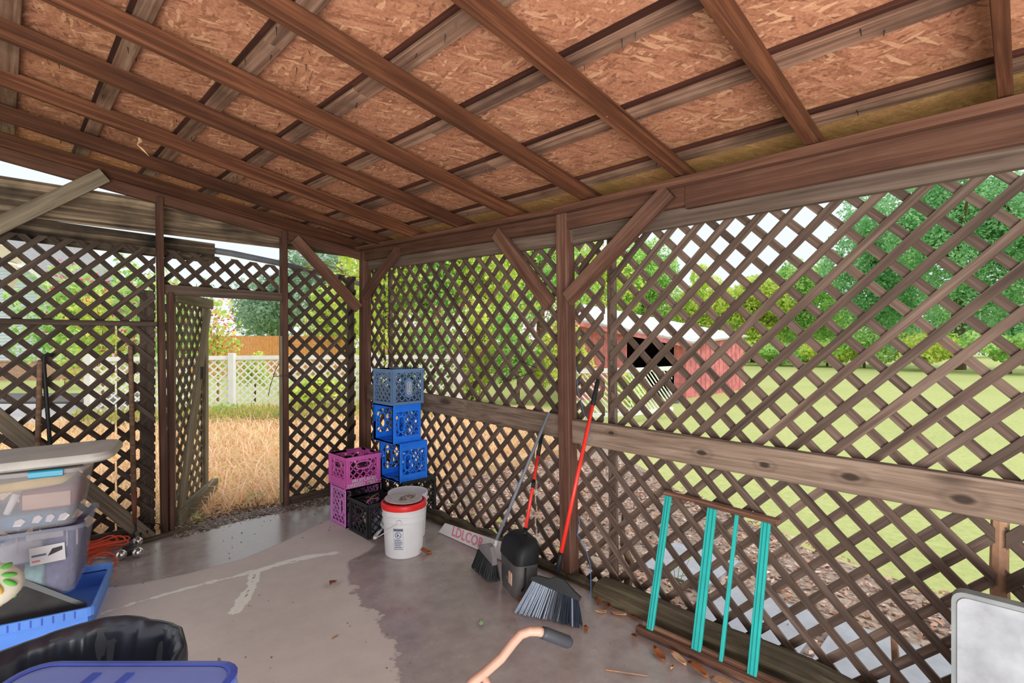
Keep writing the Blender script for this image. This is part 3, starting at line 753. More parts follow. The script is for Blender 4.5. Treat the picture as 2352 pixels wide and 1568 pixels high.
def crate_side(w_, h_, t_, style, slot=True):
    """panel in local XZ, centred on x, z from 0 to h, thickness along y from 0 to t; ribs, rim and hand slot"""
    mb = MB(); e = dict(plain=(.022,.022,.03), wide=(.055,.022,.03), low=(.035,.07,.035)).get(style, (.022,.022,.03))
    bs, bb, bt = e
    mb.box((-w_/2,0,0),(w_/2,t_,bb)); mb.box((-w_/2,0,h_-bt),(w_/2,t_,h_))
    mb.box((-w_/2,0,bb),(-w_/2+bs,t_,h_-bt)); mb.box((w_/2-bs,0,bb),(w_/2,t_,h_-bt))
    # outer rims
    mb.box((-w_/2-.004,-.006,h_-.016),(w_/2+.004,t_,h_)); mb.box((-w_/2-.002,-.003,0),(w_/2+.002,t_,.012))
    for x in (-w_/2+.006, w_/2-.014, -w_/2+.02, w_/2-.028): mb.box((x,-.005,.012),(x+.007,0,h_-.016))
    conv = rect(-w_/2+bs, w_/2-bs, bb, h_-bt)
    p = .043; zs0, zs1, xs = h_*.60, h_*.79, w_*.19
    M = Matrix(((1,0,0,0),(0,0,1,0),(0,1,0,0),(0,0,0,1)))      # (a,b,c) -> (a,c,b)
    for sg in (1,-1):
        for k in range(-12, 13):
            c = h_*.5 + k*p*1.41; hw = .0058
            strip = [(-1,c-sg-hw),(1,c+sg-hw),(1,c+sg+hw),(-1,c-sg+hw)]
            pg = clip(strip, conv)
            if len(pg) < 3: continue
            if slot:                                             # cut ribs at the hand slot
                for reg in (rect(-w_/2+bs,-xs,bb,h_-bt), rect(xs,w_/2-bs,bb,h_-bt), rect(-xs,xs,bb,zs0), rect(-xs,xs,zs1,h_-bt)):
                    q = clip(pg, reg)
                    if len(q) >= 3: mb.prism(q, t_*.25, t_*.8, M)
            else: mb.prism(pg, t_*.25, t_*.8, M)
    if slot:
        n = 16; zc = (zs0+zs1)/2; a = xs; b_ = (zs1-zs0)/2
        def ell(k, s): 
            th = 2*math.pi*k/n; ce, se = math.cos(th), math.sin(th)
            return (math.copysign(abs(ce)**.55, ce)*(a+s), zc + math.copysign(abs(se)**.75, se)*(b_+s))
        for k in range(n):
            q = [ell(k,0), ell(k,.012), ell(k+1,.012), ell(k+1,0)]
            mb.prism(q, -.001, t_, M)
    return mb
def crate(name, label, M, mat, w_=.31, d_=.31, h_=.25, styles=('plain',)*4, slots=(1,1,1,1), group='plastic milk crates'):
    root = bpy.data.objects.new(name, None); root.empty_display_size = .1; place(root, M)
    tag(root, label, 'crate', group); t_ = .011
    for i, (wd, off, a) in enumerate(((w_, d_/2, 0), (d_, w_/2, 90), (w_, d_/2, 180), (d_, w_/2, 270))):
        R = Matrix.Rotation(math.radians(a), 4, 'Z') @ Matrix.Translation((0,-off,0))
        crate_side(wd - (0 if i % 2 == 0 else .002), h_, t_, styles[i], slots[i]).build('side_panel', mat, root, M @ R)
    mb = MB(); conv = rect(-w_/2+.01, w_/2-.01, -d_/2+.01, d_/2-.01)
    mb.box((-w_/2+.012,-d_/2+.012,.002),(w_/2-.012,-d_/2+.045,.010)); mb.box((-w_/2+.012,d_/2-.045,.002),(w_/2-.012,d_/2-.012,.010))
    for sg in (1,-1):
        for k in range(-8, 9):
            c = k*.06; pg = clip([(-1,c-sg-.006),(1,c+sg-.006),(1,c+sg+.006),(-1,c-sg+.006)], conv)
            if len(pg) >= 3: mb.prism(pg, .003, .010)
    mb.build('bottom_grid', mat, root, M)
    return root
def up(x, y, z, a=0): return Matrix.Translation((x,y,z)) @ Matrix.Rotation(math.radians(a), 4, 'Z')
def on_side(x, y, z, a, w_=.31):       # opening turned to -X, lying on a side wall; x,y = centre of the lying crate
    return Matrix.Translation((x,y,z+w_/2)) @ Matrix.Rotation(math.radians(a), 4, 'Z') @ Matrix.Rotation(math.radians(-90), 4, 'Y')
H = .27
# main stack (near corner about x=-.37, y=-1.27)
c = crate('milk_crate', 'black crate at the floor under the two bright blue crates', on_side(-.365+.18,-1.268+.155,0,0,.35) @ Matrix.Translation((0,0,-.18)), P_BLACK, .35, .31, .34)
c = crate('milk_crate', 'bright blue crate on its side, lower of the two blue ones in the stack', on_side(-.369,-1.268+.155,.352,0) @ Matrix.Translation((0,0,-H)), P_BLUE, .31, .31, H, ('wide',)*4)
c = crate('milk_crate', 'bright blue crate on its side, upper of the two, right under the slate blue one', on_side(-.400,-1.220+.155,.664,0) @ Matrix.Translation((0,0,-H)), P_BLUE, .31, .31, H, ('wide',)*4)
top = crate('milk_crate', 'slate blue crate with a logo plate, topmost of the tall stack', up(-.400+.15,-1.220+.155,.978,0), P_NAVY, .30, .31, .293, slots=(0,1,0,1))
Mt = up(-.400+.15,-1.220+.155,.978,0)
pl = MB(); pl.prism([(-.035,.07),(0,.05),(.035,.07),(.035,.20),(0,.22),(-.035,.20)], -.161, -.153, Matrix(((1,0,0,0),(0,0,1,0),(0,1,0,0),(0,0,0,1))))
pl = pl.build('logo_plate', P_NAVY, top, Mt)
rg = MB(); Mx = Matrix(((1,0,0,0),(0,0,1,-.1635),(0,1,0,.135),(0,0,0,1)))
for k in range(20):
    def pt(k, s):
        th = 2*math.pi*k/20; ce, se = math.cos(th), math.sin(th); return ((.016+s)*math.copysign(abs(ce)**.6,ce), (.048+s)*math.copysign(abs(se)**.6,se))
    rg.prism([pt(k,0),pt(k,.005),pt(k+1,.005),pt(k+1,0)], -.001, .003, Mx)
rg.prism([(-.008,-.036),(.004,-.036),(.004,.03),(.012,.03),(.012,.038),(-.004,.038),(-.004,-.026),(-.008,-.026)], -.001, .003, Mx)
rg.build('logo_emblem', P_LIDG, pl, Mt)
crate('milk_crate', 'black crate half hidden behind the purple crates against the corner post', up(-.37,-.62,.0,2) @ Matrix.Translation((0,0,.16)), P_BLACK, .31, .31, .30)
crate('milk_crate', 'black crate lying low, carrying the half hidden black crate in the corner', up(-.37,-.62,.0,0), P_BLACK, .30, .30, .155)
pu = crate('milk_crate', 'deep magenta crate with white lettering, upper of the two purple crates', up(-.698+.155,-1.006+.155,.314,0), P_PURP, .31, .31, .25, ('low',)*4)
Mp = up(-.698+.155,-1.006+.155,.314,0)
Ms = Mp @ Matrix.Translation((0,-.157,.0)) @ Matrix.Rotation(math.radians(90),4,'X')
lettering('crate_lettering', 'FRUITLAND', .040, P_WHITE, pu, Ms @ Matrix.Translation((.0,.052,.007)), 1.0, .012)
lettering('crate_lettering', 'DRESSED  MEAT', .038, P_WHITE, pu, Ms @ Matrix.Translation((-.01,.020,.007)), 1.0, .012)
Mo = Matrix.Translation((-.698+.155,-1.006+.0,.157)) @ Matrix.Rotation(math.radians(90),4,'X') @ Matrix.Translation((0,0,-.27))
crate('milk_crate', 'faded pinkish purple crate on its side under the lettered magenta crate', Mo, P_PURP2, .31, .31, .27)
bc = crate('milk_crate', 'small black crate of odds and ends in front of the purple crates', up(-.69+.155,-1.344+.15,0,0), P_BLACK, .31, .30, .262)
# scraps inside the front black crate
for i, (x,y,z,rx,rz,mat,nm,lb) in enumerate([(-.60,-1.27,.02,.3,.5,P_GREYM,'plastic_bottle','crushed pale plastic bottle inside the front black crate'),(-.46,-1.20,.02,.2,-.6,P_NAVY,'plastic_bottle','bluish plastic bottle inside the front black crate'),(-.56,-1.12,.02,-.2,1.2,C_WHITE,'paper_cup','white paper cup inside the front black crate')]):
    pr = [(.001,0),(.032,0),(.035,.02),(.033,.10),(.035,.14),(.014,.17),(.013,.19),(.001,.19)] if nm != 'paper_cup' else [(.001,0),(.028,0),(.04,.1),(.037,.1),(.026,.005),(.001,.005)]
    o = MB().lathe(pr, 14).build(nm, mat, None, Matrix.Translation((x,y,z)) @ Matrix.Rotation(rz,4,'Z') @ Matrix.Rotation(rx,4,'X'), True); tag(o, lb, 'bottle' if nm != 'paper_cup' else 'cup')
tw = MB().tube([(-.68,-1.30,.27),(-.60,-1.24,.285),(-.50,-1.16,.275)], [.004,.005,.003], 6).tube([(-.63,-1.26,.28),(-.60,-1.32,.29)], .003, 5)
tag(tw.build('dry_twig', P_GREYBARK), 'dry tan twig resting across the front black crate', 'twig')

# ------------------------------------------------------------------ buckets
def bucket(name, label, x, y, rot, lid):
    root = empty(name, (x,y,0), math.radians(rot)); tag(root, label, 'bucket', 'white pails by the crates')
    M = up(x,y,0,rot)
    pr = [(.001,0),(.124,0),(.130,.006),(.143,.235),(.150,.238),(.151,.247),(.145,.25),(.146,.277),(.153,.28),(.153,.289),(.147,.292),(.148,.316),(.153,.318),(.153,.34),(.146,.342),(.138,.335),(.124,.012),(.001,.010)]
    smooth_angle(MB().lathe(pr, 48).build('body', P_WHITE, root, M))
    if lid:
        lr = [(.10,.335),(.150,.330),(.1585,.332),(.160,.345),(.158,.366),(.152,.372),(.142,.372),(.138,.362),(.001,.360)]
        smooth_angle(MB().lathe(lr, 48).build('red_lid', P_RED, root, M))
    # handle hanging down on the left
    pv_ = []
    for i in range(13):
        a = math.pi*i/12
        pv_.append((.160*math.cos(a), -.205*math.sin(a), .262-.15*math.sin(a)))
    hd = MB().tube(pv_, .0035, 6).build('wire_handle', P_WHITE, root, M @ Matrix.Rotation(math.radians(-135),4,'Z'), True)
    q = pv_[4:9]; MB().tube([q[0],q[1],q[2],q[3],q[4]], [.008,.012,.012,.012,.008], 10).build('handle_grip', P_WHITE, hd, M @ Matrix.Rotation(math.radians(-135),4,'Z'), True)
    for s in (0, math.pi):
        MB().lathe([(.001,0),(.016,0),(.016,.014),(.001,.016)], 14).build('handle_boss', P_WHITE, root, M @ Matrix.Rotation(math.radians(-135)+s,4,'Z') @ Matrix.Translation((.146,0,.262)) @ Matrix.Rotation(math.radians(90),4,'Y'))
    return root
BXY = (-.622,-1.724)
bk = bucket('plastic_bucket', 'white plastic bucket with red lid and warning print, front one', *BXY, 0, True)
# printed label, wrapped on the side that faces the room
face = math.atan2(EYE.y-BXY[1], EYE.x-BXY[0]) - math.radians(16)
def wrap(a0, a1, z0, z1, off, n=8):
    vs = []; 
    for i in range(n+1):
        a = a0+(a1-a0)*i/n
        for z in (z0, z1):
            r = .130 + (z-.006)/.229*.013 + off; vs.append((r*math.cos(a), r*math.sin(a), z))
    return vs, [(2*i, 2*i+2, 2*i+3, 2*i+1) for i in range(n)]
Mb = up(*BXY, 0)
lab = MB(); hw_ = .24
for z0, z1, a0, a1 in [(.198,.214,-1,1),(.070,.074,-1,1),(.214,.216,-1,1)] + [(.082+.013*k,.088+.013*k,-.8,.8-.25*(k%3==1)) for k in range(5)]:
    lab.add(*wrap(face+a0*hw_, face+a1*hw_, z0, z1, .0012))
for a0 in (-1,.96): lab.add(*wrap(face+a0*hw_, face+(a0+.04)*hw_, .07, .216, .0012))
def arc_pt(th, r):
    a = face + r*math.cos(th)/.139; z = .170 + r*math.sin(th); rr = .130+(z-.006)/.229*.013+.0014
    return (rr*math.cos(a), rr*math.sin(a), z)
for k in range(28):
    t0, t1 = 2*math.pi*k/28, 2*math.pi*(k+1)/28
    lab.add([arc_pt(t0,.018),arc_pt(t0,.0225),arc_pt(t1,.0225),arc_pt(t1,.018)], [(0,1,2,3)])
for k in range(4):
    s0, s1 = -.018+.009*k, -.009+.009*k
    lab.add([arc_pt(math.radians(135)+(.25 if s>=0 else -.25)*0, s) for s in (s0,)]+[arc_pt(math.radians(135),s1)]+[tuple(Vector(arc_pt(math.radians(135),s))+Vector((0,0,.005))) for s in (s1,s0)], [(0,1,2,3)])
lab.add([arc_pt(math.radians(a),r) for a,r in ((200,.013),(250,.013),(20,.006),(100,.010))], [(0,1,2,3)])
lab.build('warning_print', P_INK, bk, Mb)
dl = MB().lathe([(.001,-.002),(.128,-.002),(.134,.001),(.132,.004),(.12,.0045),(.001,.004)], 40).build('pail_cover', P_LIDG, None, up(BXY[0]+.01,BXY[1]+.02,.377,20) @ Matrix.Rotation(math.radians(2.5),4,'X'), False)
tag(dl, 'loose dusty grey lid lying on the red bucket lid', 'lid')
dm = MB(); 
for k in range(60):
    a = random.uniform(0,6.28); r = .07*random.random()**.5; x, y = .02+r*math.cos(a)*1.2, -.02+r*math.sin(a)*.6
    dm.box((x-.005,y-.003,.0035),(x+.005,y+.003,.0065))
tag(dm.build('dirt', P_DIRT, dl, up(BXY[0]+.01,BXY[1]+.02,.377,20) @ Matrix.Rotation(math.radians(2.5),4,'X')), kind='stuff')
bucket('plastic_bucket', 'white plastic bucket mostly hidden behind the red lidded one', -.425, -1.475, 40, False)

# ------------------------------------------------------------------ sign board by the lattice foot
sx0, sx1 = Vector((-.225,-1.60,.0)), Vector((-.235,-2.34,.0))
e1 = (sx1-sx0).normalized(); lean = Vector((.30,0,.95)).normalized(); nrm = e1.cross(lean).normalized()
if nrm.x > 0: nrm = -nrm
SM = Matrix(((e1.x,lean.x,nrm.x,sx0.x),(e1.y,lean.y,nrm.y,sx0.y),(e1.z,lean.z,nrm.z,sx0.z+.004),(0,0,0,1)))
sg = MB().prism([(0,0),(.74,0),(.74,.115),(.05,.082)], -.012, 0).build('sign_board', P_SIGN, None, SM); tag(sg, 'white board sign with faded red capital letters lying at the lattice foot', 'sign')
lettering('sign_lettering', 'LDLCOR', .098, P_SIGNR, sg, SM @ Matrix.Translation((.335,.05,.0008)), .95, .02)

# ------------------------------------------------------------------ brooms and dustpan
def bristles(parent, name, mats, p0, p1, q0, q1, n, rows=3, seed=1, r=.004):
    rr = random.Random(seed); p0, p1, q0, q1 = map(Vector, (p0,p1,q0,q1)); dn = (p1-p0).cross(q0-p0).normalized()
    mbs = [MB() for _ in mats]
    for j in range(rows):
        for i in range(n):
            t = (i+.5)/n + rr.uniform(-.01,.01); a = p0.lerp(p1,t) + dn*(j-(rows-1)/2)*.010
            b_ = q0.lerp(q1,t) + dn*((j-(rows-1)/2)*.022 + rr.uniform(-.006,.006)); b_ += (q1-q0).normalized()*rr.uniform(-.008,.008)
            k = 0 if (len(mats) == 1 or t < .33 or rr.random() < .22) else 1
            mid = a.lerp(b_, .5) + dn*rr.uniform(-.003,.003)
            mbs[k].tube([a, mid, b_], [r, r*1.1, r*.9], 4)
    for m_, mb in zip(mats, mbs):
        if mb.v: tag(mb.build(name, m_, parent), kind='stuff')
br = empty('push_broom', (-.52,-3.03,0)); tag(br, 'angle broom with long red handle leaning on the rail beside the middle post', 'broom')
hd0, hd1 = Vector((-.555,-2.925,.185)), Vector((-.440,-3.145,.115))
hb = Vector((-.470,-3.02,.225)); htop = Vector((-.075,-3.012,1.27))
ax = (htop-hb).normalized()
MB().tube([hb, hb.lerp(htop,.075), hb.lerp(htop,.09)], [.016,.0145,.0135], 12).build('socket', P_BROOM, br, None, True)
MB().tube([hb.lerp(htop,.08), hb.lerp(htop,.86)], .0115, 12).build('handle', P_REDM, br, None, True)
MB().tube([hb.lerp(htop,.855), hb.lerp(htop,.87), hb.lerp(htop,.98), htop], [.0135,.014,.014,.009], 12).build('grip', P_BROOM, br, None, True)
hdir = (hd1-hd0).normalized(); nn = hdir.cross(ax).normalized(); aa = nn.cross(hdir).normalized()
if aa.z < 0: aa = -aa
MH = Matrix(((hdir.x,aa.x,nn.x,hd0.x),(hdir.y,aa.y,nn.y,hd0.y),(hdir.z,aa.z,nn.z,hd0.z),(0,0,0,1))); HL = (hd1-hd0).length
MB().prism([(-.012,-.012),(HL+.012,-.012),(HL+.014,.006),(HL-.03,.022),(HL*.62,.055),(HL*.45,.055),(HL*.30,.028),(.02,.022),(-.014,.006)], -.022, .022, MH).build('head', P_BROOM, br)
bristles(br, 'bristles', (P_BRIST, P_BRISTD), hd0-aa*.01, hd1-aa*.01, (-.62,-2.85,.004), (-.485,-3.20,.004), 40, 4, 3)
st = MB(); pts = [(-.095,-2.86,1.34),(-.10,-2.875,1.20),(-.12,-2.95,1.03),(-.145,-3.02,.98),(-.165,-3.01,.96),(-.15,-2.995,.95),(-.155,-3.03,.92),(-.17,-2.99,.87),(-.165,-2.975,.90),(-.15,-3.0,.94)]
st.tube(pts, .0015, 5); st.tube([(-.31,-3.045,.50),(-.32,-3.06,.46),(-.33,-3.05,.40),(-.30,-3.08,.34),(-.27,-3.10,.22),(-.28,-3.11,.08),(-.29,-3.10,.03)], .002, 5)
tag(st.build('blue_string', P_STRING), 'thin blue string tied around the long red broom handle', 'string')

sb = empty('hand_broom', (-.45,-2.42,0)); tag(sb, 'grey handled brush broom leaning left of the black dustpan', 'broom')
b0 = Vector((-.435,-2.475,.215)); b1 = Vector((-.085,-2.625,1.03))
MB().tube([b0, b1], .0105, 10).build('handle', P_GREYM, sb, None, True)
MB().tube([b0-Vector((0,0,.02)), b0+(b1-b0)*.03], [.017,.012], 10).build('collar', P_LIDG, sb, None, True)
ph = [Vector((-.40,-2.30,.125)), Vector((-.475,-2.515,.105))]
hd_ = (ph[1]-ph[0]).normalized(); n2 = hd_.cross(Vector((0,0,1))).normalized(); L2 = (ph[1]-ph[0]).length
MH2 = Matrix(((hd_.x,0,n2.x,ph[0].x),(hd_.y,0,n2.y,ph[0].y),(hd_.z,1,n2.z,ph[0].z),(0,0,0,1)))
MB().prism([(0,0),(L2,0),(L2,.05),(L2*.85,.10),(L2*.62,.10),(.03,.045),(0,.03)], -.016, .016, MH2).build('head', P_GREYP, sb)
bristles(sb, 'bristles', (P_BROOM,), ph[0], ph[1], (-.41,-2.27,.004), (-.48,-2.52,.004), 30, 5, 5, .0045)

dp = empty('lobby_dustpan', (-.44,-2.68,0)); tag(dp, 'black upright dustpan with red handle standing by the middle post', 'dustpan')
dc = Vector((-.43,-2.685,0)); dux = Vector((-.10,-.245,0)).normalized(); duy = Vector((-dux.y, dux.x, 0))
if duy.dot(FWD) < 0: duy = -duy
MDp = Matrix(((dux.x,duy.x,0,dc.x),(dux.y,duy.y,0,dc.y),(0,0,1,0),(0,0,0,1)))
rings = []
for z, w_, d_, oy in [(z*.92, w_*1.2, d_, oy) for z, w_, d_, oy in ((.004,.20,.13,-.01),(.05,.225,.14,-.005),(.12,.232,.145,0),(.20,.236,.15,.0),(.255,.236,.15,.004),(.30,.225,.14,.012),(.335,.20,.11,.03),(.35,.16,.06,.045))]:
    rings.append(rrect(w_, d_, min(.045, d_*.42), z, 4, 0, oy))
smooth_angle(MB().loft(rings).build('body', P_PAN, dp, MDp), 50)
rings = [rrect(.294,.162,.05,z,4,0,o_) for z,o_ in ((.20,0),(.206,0))] + [rrect(.290,.158,.05,.245,4,0,.003), rrect(.272,.142,.048,.29,4,0,.012), rrect(.23,.10,.04,.322,4,0,.028), rrect(.14,.05,.02,.333,4,0,.035)]
smooth_angle(MB().loft(rings).build('hood', P_BROOM, dp, MDp), 50)
MB().box((.02,-.078,.06),(.065,-.070,.135), MDp, .004).build('torn_sticker', C_TAN, dp)
MB().prism([(-.05,.0),(.03,.0),(.02,.07),(-.02,.09)], .062, .074, MDp @ Matrix(((1,0,0,0),(0,0,-1,0),(0,1,0,0),(0,0,0,1)))).build('front_lip', P_GREYP, dp)
MB().tube([MDp @ Vector((.144,-.02,.19)), MDp @ Vector((.150,-.03,.09)), MDp @ Vector((.143,-.045,.06))], .006, 8).build('hinge_rod', P_BROOM, dp, None, True)
h0 = MDp @ Vector((.01,.03,.315)); h1 = Vector((-.13,-2.60,.885)); 
MB().tube([h0, h0.lerp(h1,.08)], [.016,.013], 10).build('socket', P_BROOM, dp, None, True)
hn = MB().tube([h0.lerp(h1,.05), h0.lerp(h1,.80)], .0105, 10).build('handle', P_REDM, dp, None, True)
MB().tube([h0.lerp(h1,.46), h0.lerp(h1,.50), h0.lerp(h1,.54)], [.0112,.0125,.0112], 10).build('clip', P_BROOM, hn, None, True)
MB().tube([h0.lerp(h1,.78), h1], [.0125,.012], 10).build('grip', P_BROOM, dp, None, True)

# ------------------------------------------------------------------ turquoise rack leaning on the lattice
rk = empty('slat_rack', (-.33,-3.75,0)); tag(rk, 'turquoise barred wooden rack leaning on the lattice, brown rails top and bottom', 'rack')
tb = [(-.318,-3.505,.03),(-.318,-3.75,.03),(-.318,-3.868,.03),(-.318,-4.005,.03)]
tt = [(-.045,-3.462,.655),(-.045,-3.708,.648),(-.045,-3.834,.644),(-.045,-3.972,.640)]
for i, (a, b_) in enumerate(zip(tb, tt)):
    wd = (.036,.046,.016,.04)[i]
    o = board('bar', a, b_, wd, .018, (-.9,0,.4), P_TEALB, rk, .002)
    if i != 2:
        M, L = frame(a, b_, (-.9,0,.4))
        for yy in (-wd*.22, wd*.22): MB().box((0,yy-.0025,.0088),(L,yy+.0025,.0094)).build('groove', P_TEALD, o, M)
board('bottom_rail', (-.325,-3.44,.022), (-.325,-4.20,.022), .040, .035, (0,0,1), W_TRIM, rk)
board('bottom_rail', (-.30,-3.46,.045), (-.30,-4.20,.045), .022, .02, (0,0,1), W_TRIM, rk)
board('top_rail', (-.040,-3.44,.662), (-.040,-4.03,.648), .045, .018, (0,0,1), W_TRIM, rk)
board('top_rail', (-.055,-3.62,.650), (-.055,-4.02,.641), .02, .014, (0,0,1), W_TRIM, rk)

# ------------------------------------------------------------------ table top standing on edge at the right
ta = empty('folding_table', (-.40,-5.05,0)); tag(ta, 'stained white table top standing on edge at the far right', 'table')
MT = Matrix.Translation((-.36,-4.675,0)) @ Matrix.Rotation(math.radians(-88),4,'Z')
pl_ = [(x, z) for x, z, _ in [(p[0], p[1], 0) for p in rrect(1.2,.66,.035,0,5,.6,.335)]]
MX = Matrix(((1,0,0,0),(0,0,-1,0),(0,1,0,0),(0,0,0,1)))
MB().prism(pl_, -.022, .022, MT @ MX).build('edge_band', P_TEDGE, ta)
pl2 = [(p[0], p[1]) for p in rrect(1.17,.63,.028,0,5,.6,.335)]
MB().prism(pl2, .022, .027, MT @ MX).build('top_panel', P_TABLE, ta)
MB().prism(pl2, -.027, -.022, MT @ MX).build('under_panel', P_TEDGE, ta)

# ------------------------------------------------------------------ cart handle in the foreground
ch = empty('hand_cart', tuple(at(1060,1.25,0))); tag(ch, 'copper coloured tube handle with black grip rising at the bottom edge', 'cart')
def px(u, v, d): return at(u, d, 1.5-(v-784)/1176*d)
hp = [px(1000,1668,1.20), px(1085,1566,1.26), px(1112,1545,1.285), px(1150,1512,1.32), px(1178,1476,1.345), px(1195,1457,1.36), px(1215,1449,1.37), px(1235,1449,1.375), px(1250,1453,1.38)]
low = [Vector((hp[0].x-.10,hp[0].y-.04,.25)), Vector((hp[0].x-.16,hp[0].y-.07,.06))]
MB().tube(low[::-1] + hp, .0125, 12).build('frame_tube', P_COPPER, ch, None, True)
MB().tube([px(1108,1548,1.283), px(1128,1585,1.27), Vector((hp[0].x+.03,hp[0].y-.04,.30)), Vector((hp[0].x+.0,hp[0].y-.10,.04))], .010, 10).build('brace_tube', P_COPPER, ch, None, True)
MB().tube([px(1245,1452,1.378), px(1252,1454,1.38), px(1305,1474,1.40), px(1309,1476,1.402)], [.0155,.0165,.0165,.013], 14).build('grip', P_GRIP, ch, None, True)
MB().lathe([(.001,-.012),(.10,-.012),(.115,0),(.10,.012),(.001,.012)], 20).build('wheel', P_GRIP, ch, Matrix.Translation((low[1].x,low[1].y,.116)) @ Matrix.Rotation(math.radians(90),4,'X') )

# ------------------------------------------------------------------ totes on the left
E1 = Vector((.97,-.243,0)); E2 = Vector((.243,.97,0)); RC = Vector((-2.349,-1.32,0))
TC = RC - E1*.31 + E2*.215; TA = math.atan2(E1.y, E1.x)
def tot(z): return Matrix.Translation((TC.x,TC.y,z)) @ Matrix.Rotation(TA,4,'Z')
def tote(name, label, z0, h_, mat, w_=.62, d_=.43, taper=.045, group='clear totes stacked on the left'):
    M = tot(z0); root = bpy.data.objects.new(name, None); place(root, M); tag(root, label, 'tote', group)
    rings = [rrect(w_-taper*2+ (taper*2)*t_, d_-taper*2+(taper*2)*t_, .05, h_*t_, 5) for t_ in (0,.03,.5,1)]
    inner = [rrect(w_-taper*2+(taper*2)*t_-.006, d_-taper*2+(taper*2)*t_-.006, .048, h_*t_, 5) for t_ in (1,.5,.03)]
    smooth_angle(MB().loft(rings+inner).build('shell', mat, root, M))
    rm = MB().loft([rrect(w_,d_,.05,h_-.018,5), rrect(w_+.03,d_+.03,.06,h_-.018,5), rrect(w_+.03,d_+.03,.06,h_,5), rrect(w_-.004,d_-.004,.05,h_,5)], None, False, False)
    smooth_angle(rm.build('rim', mat, root, M))
    return root, M
Z1 = .165; H1 = .365
lo, Ml = tote('storage_tote', 'bluish clear tote of mixed cloth under the other tote', Z1, H1, P_CLEAR2)
mx2 = MB()
mx2.box((.09,-.236,H1-.045),(.235,-.222,H1-.012), None, .004); mx2.build('handle_lip', P_CLEAR, lo, Ml)
for x in (-.02,.05,.245,.285): MB().box((x,-.226,H1-.10),(x+.006,-.212,H1-.02)).build('rib', P_CLEAR, lo, Ml)
st_ = MB().box((.11,-.2095,.18),(.25,-.2075,.27)).build('sticker', P_SIGN, lo, Ml @ Matrix.Rotation(math.radians(-3),4,'Y'))
MB().box((.118,-.2105,.222),(.175,-.2098,.232)).build('sticker_print', P_INK, st_, Ml @ Matrix.Rotation(math.radians(-3),4,'Y'))
MB().box((.118,-.2105,.195),(.150,-.2098,.203)).build('sticker_print', P_SIGNR, st_, Ml @ Matrix.Rotation(math.radians(-3),4,'Y'))
MB().prism([(.18,.215),(.24,.235),(.24,.255),(.20,.25)], .2098, .2105, Ml @ Matrix.Rotation(math.radians(-3),4,'Y') @ MX).build('sticker_picture', P_BLACK, st_, None)
Z2 = Z1+H1-.005; H2 = .31
hi, Mh = tote('storage_tote', 'clear tote of folded cloth with weathered lid and blue latch, upper of the two', Z2, H2, P_CLEAR)
lid = hi
ML = tot(Z2+H2)
smooth_angle(MB().loft([rrect(.645,.455,.06,-.02,6), rrect(.66,.47,.07,-.02,6), rrect(.66,.47,.07,.0,6), rrect(.60,.42,.06,.004,6)]).build('snap_rim', P_CLEAR, lid, ML))
MLb = ML @ Matrix.Translation((.075,0,.012)) @ Matrix.Rotation(math.radians(-1.5),4,'Y')
smooth_angle(MB().loft([rrect(.68,.47,.08,0,6), rrect(.73,.50,.10,.012,6), rrect(.73,.50,.10,.03,6), rrect(.70,.47,.09,.048,6), rrect(.62,.40,.08,.052,6)]).build('lid_board', P_LID, lid, MLb), 40)
MB().box((.10,-.246,-.032),(.235,-.222,.004), None, .006).build('latch', P_TEAL, lid, ML)
# contents (each its own thing)
def cushion(name, label, cat, M, w_, d_, h_, mat, wob=.012, seed=0):
    rr = random.Random(seed); n = 22; rings = []
    for k, t_ in enumerate((0,.12,.35,.65,.88,1)):
        s = (.86,.97,1,1,.96,.82)[k]
        ring = []
        for q in rrect(w_*s, d_*s, min(w_,d_)*.22, h_*t_, 5):
            ring.append((q[0]+rr.uniform(-wob,wob), q[1]+rr.uniform(-wob,wob)*.6, q[2]+rr.uniform(-wob,wob)*.7*(0 < t_)))
        rings.append(ring)
    o = MB().loft(rings).build(name, mat, None, M, True); tag(o, label, cat); return o
T = Matrix.Translation
cushion('folded_cloth', 'blue cloth with white print at the bottom of the upper tote', 'cloth', Mh @ T((0,0,.008)), .50, .32, .075, C_BLUE, .006, 1)
for i, (x, z, s) in enumerate([(-.04,.05,.02),(.05,.045,.025),(.12,.052,.022),(.17,.05,.02),(.225,.048,.025)]):
    o = MB().prism([(x-s,z-.016),(x+s*.2,z-.02),(x+s,z+.004),(x+s*.3,z+.02),(x-s*.6,z+.012)], .164, .172, Mh @ MX).build('white_print', C_WHITE, bpy.data.objects['folded_cloth'])
cushion('photo_album', 'maroon edged album standing inside the upper tote', 'album', Mh @ T((.155,.0,.085)), .24, .31, .115, C_MAR, .002, 2)
MB().box((.06,-.161,.103),(.25,-.155,.180), Mh, .003).build('album_page', C_TAN, bpy.data.objects['photo_album'])
cushion('folded_cloth', 'pale yellow cloth near the top of the upper tote', 'cloth', Mh @ T((.02,.0,.202)) @ Matrix.Rotation(math.radians(-4),4,'Y'), .46, .34, .055, C_YEL, .012, 3)
MB_ = MB().tube([Vector((.00,-.16,.095)), Vector((.035,-.15,.19))], [.014,.018], 10).build('paper_roll', C_WHITE, None, Mh, True); tag(MB_, 'white paper roll leaning on the album in the upper tote', 'paper roll')
cushion('folded_cloth', 'violet leaf patterned cloth on the right of the lower tote', 'cloth', Ml @ T((.205,.0,.012)), .12, .33, .30, C_PUR, .008, 4)
cushion('folded_cloth', 'green and white patterned cloth in the lower tote', 'cloth', Ml @ T((.105,-.09,.012)), .085, .16, .17, C_GRN, .008, 5)
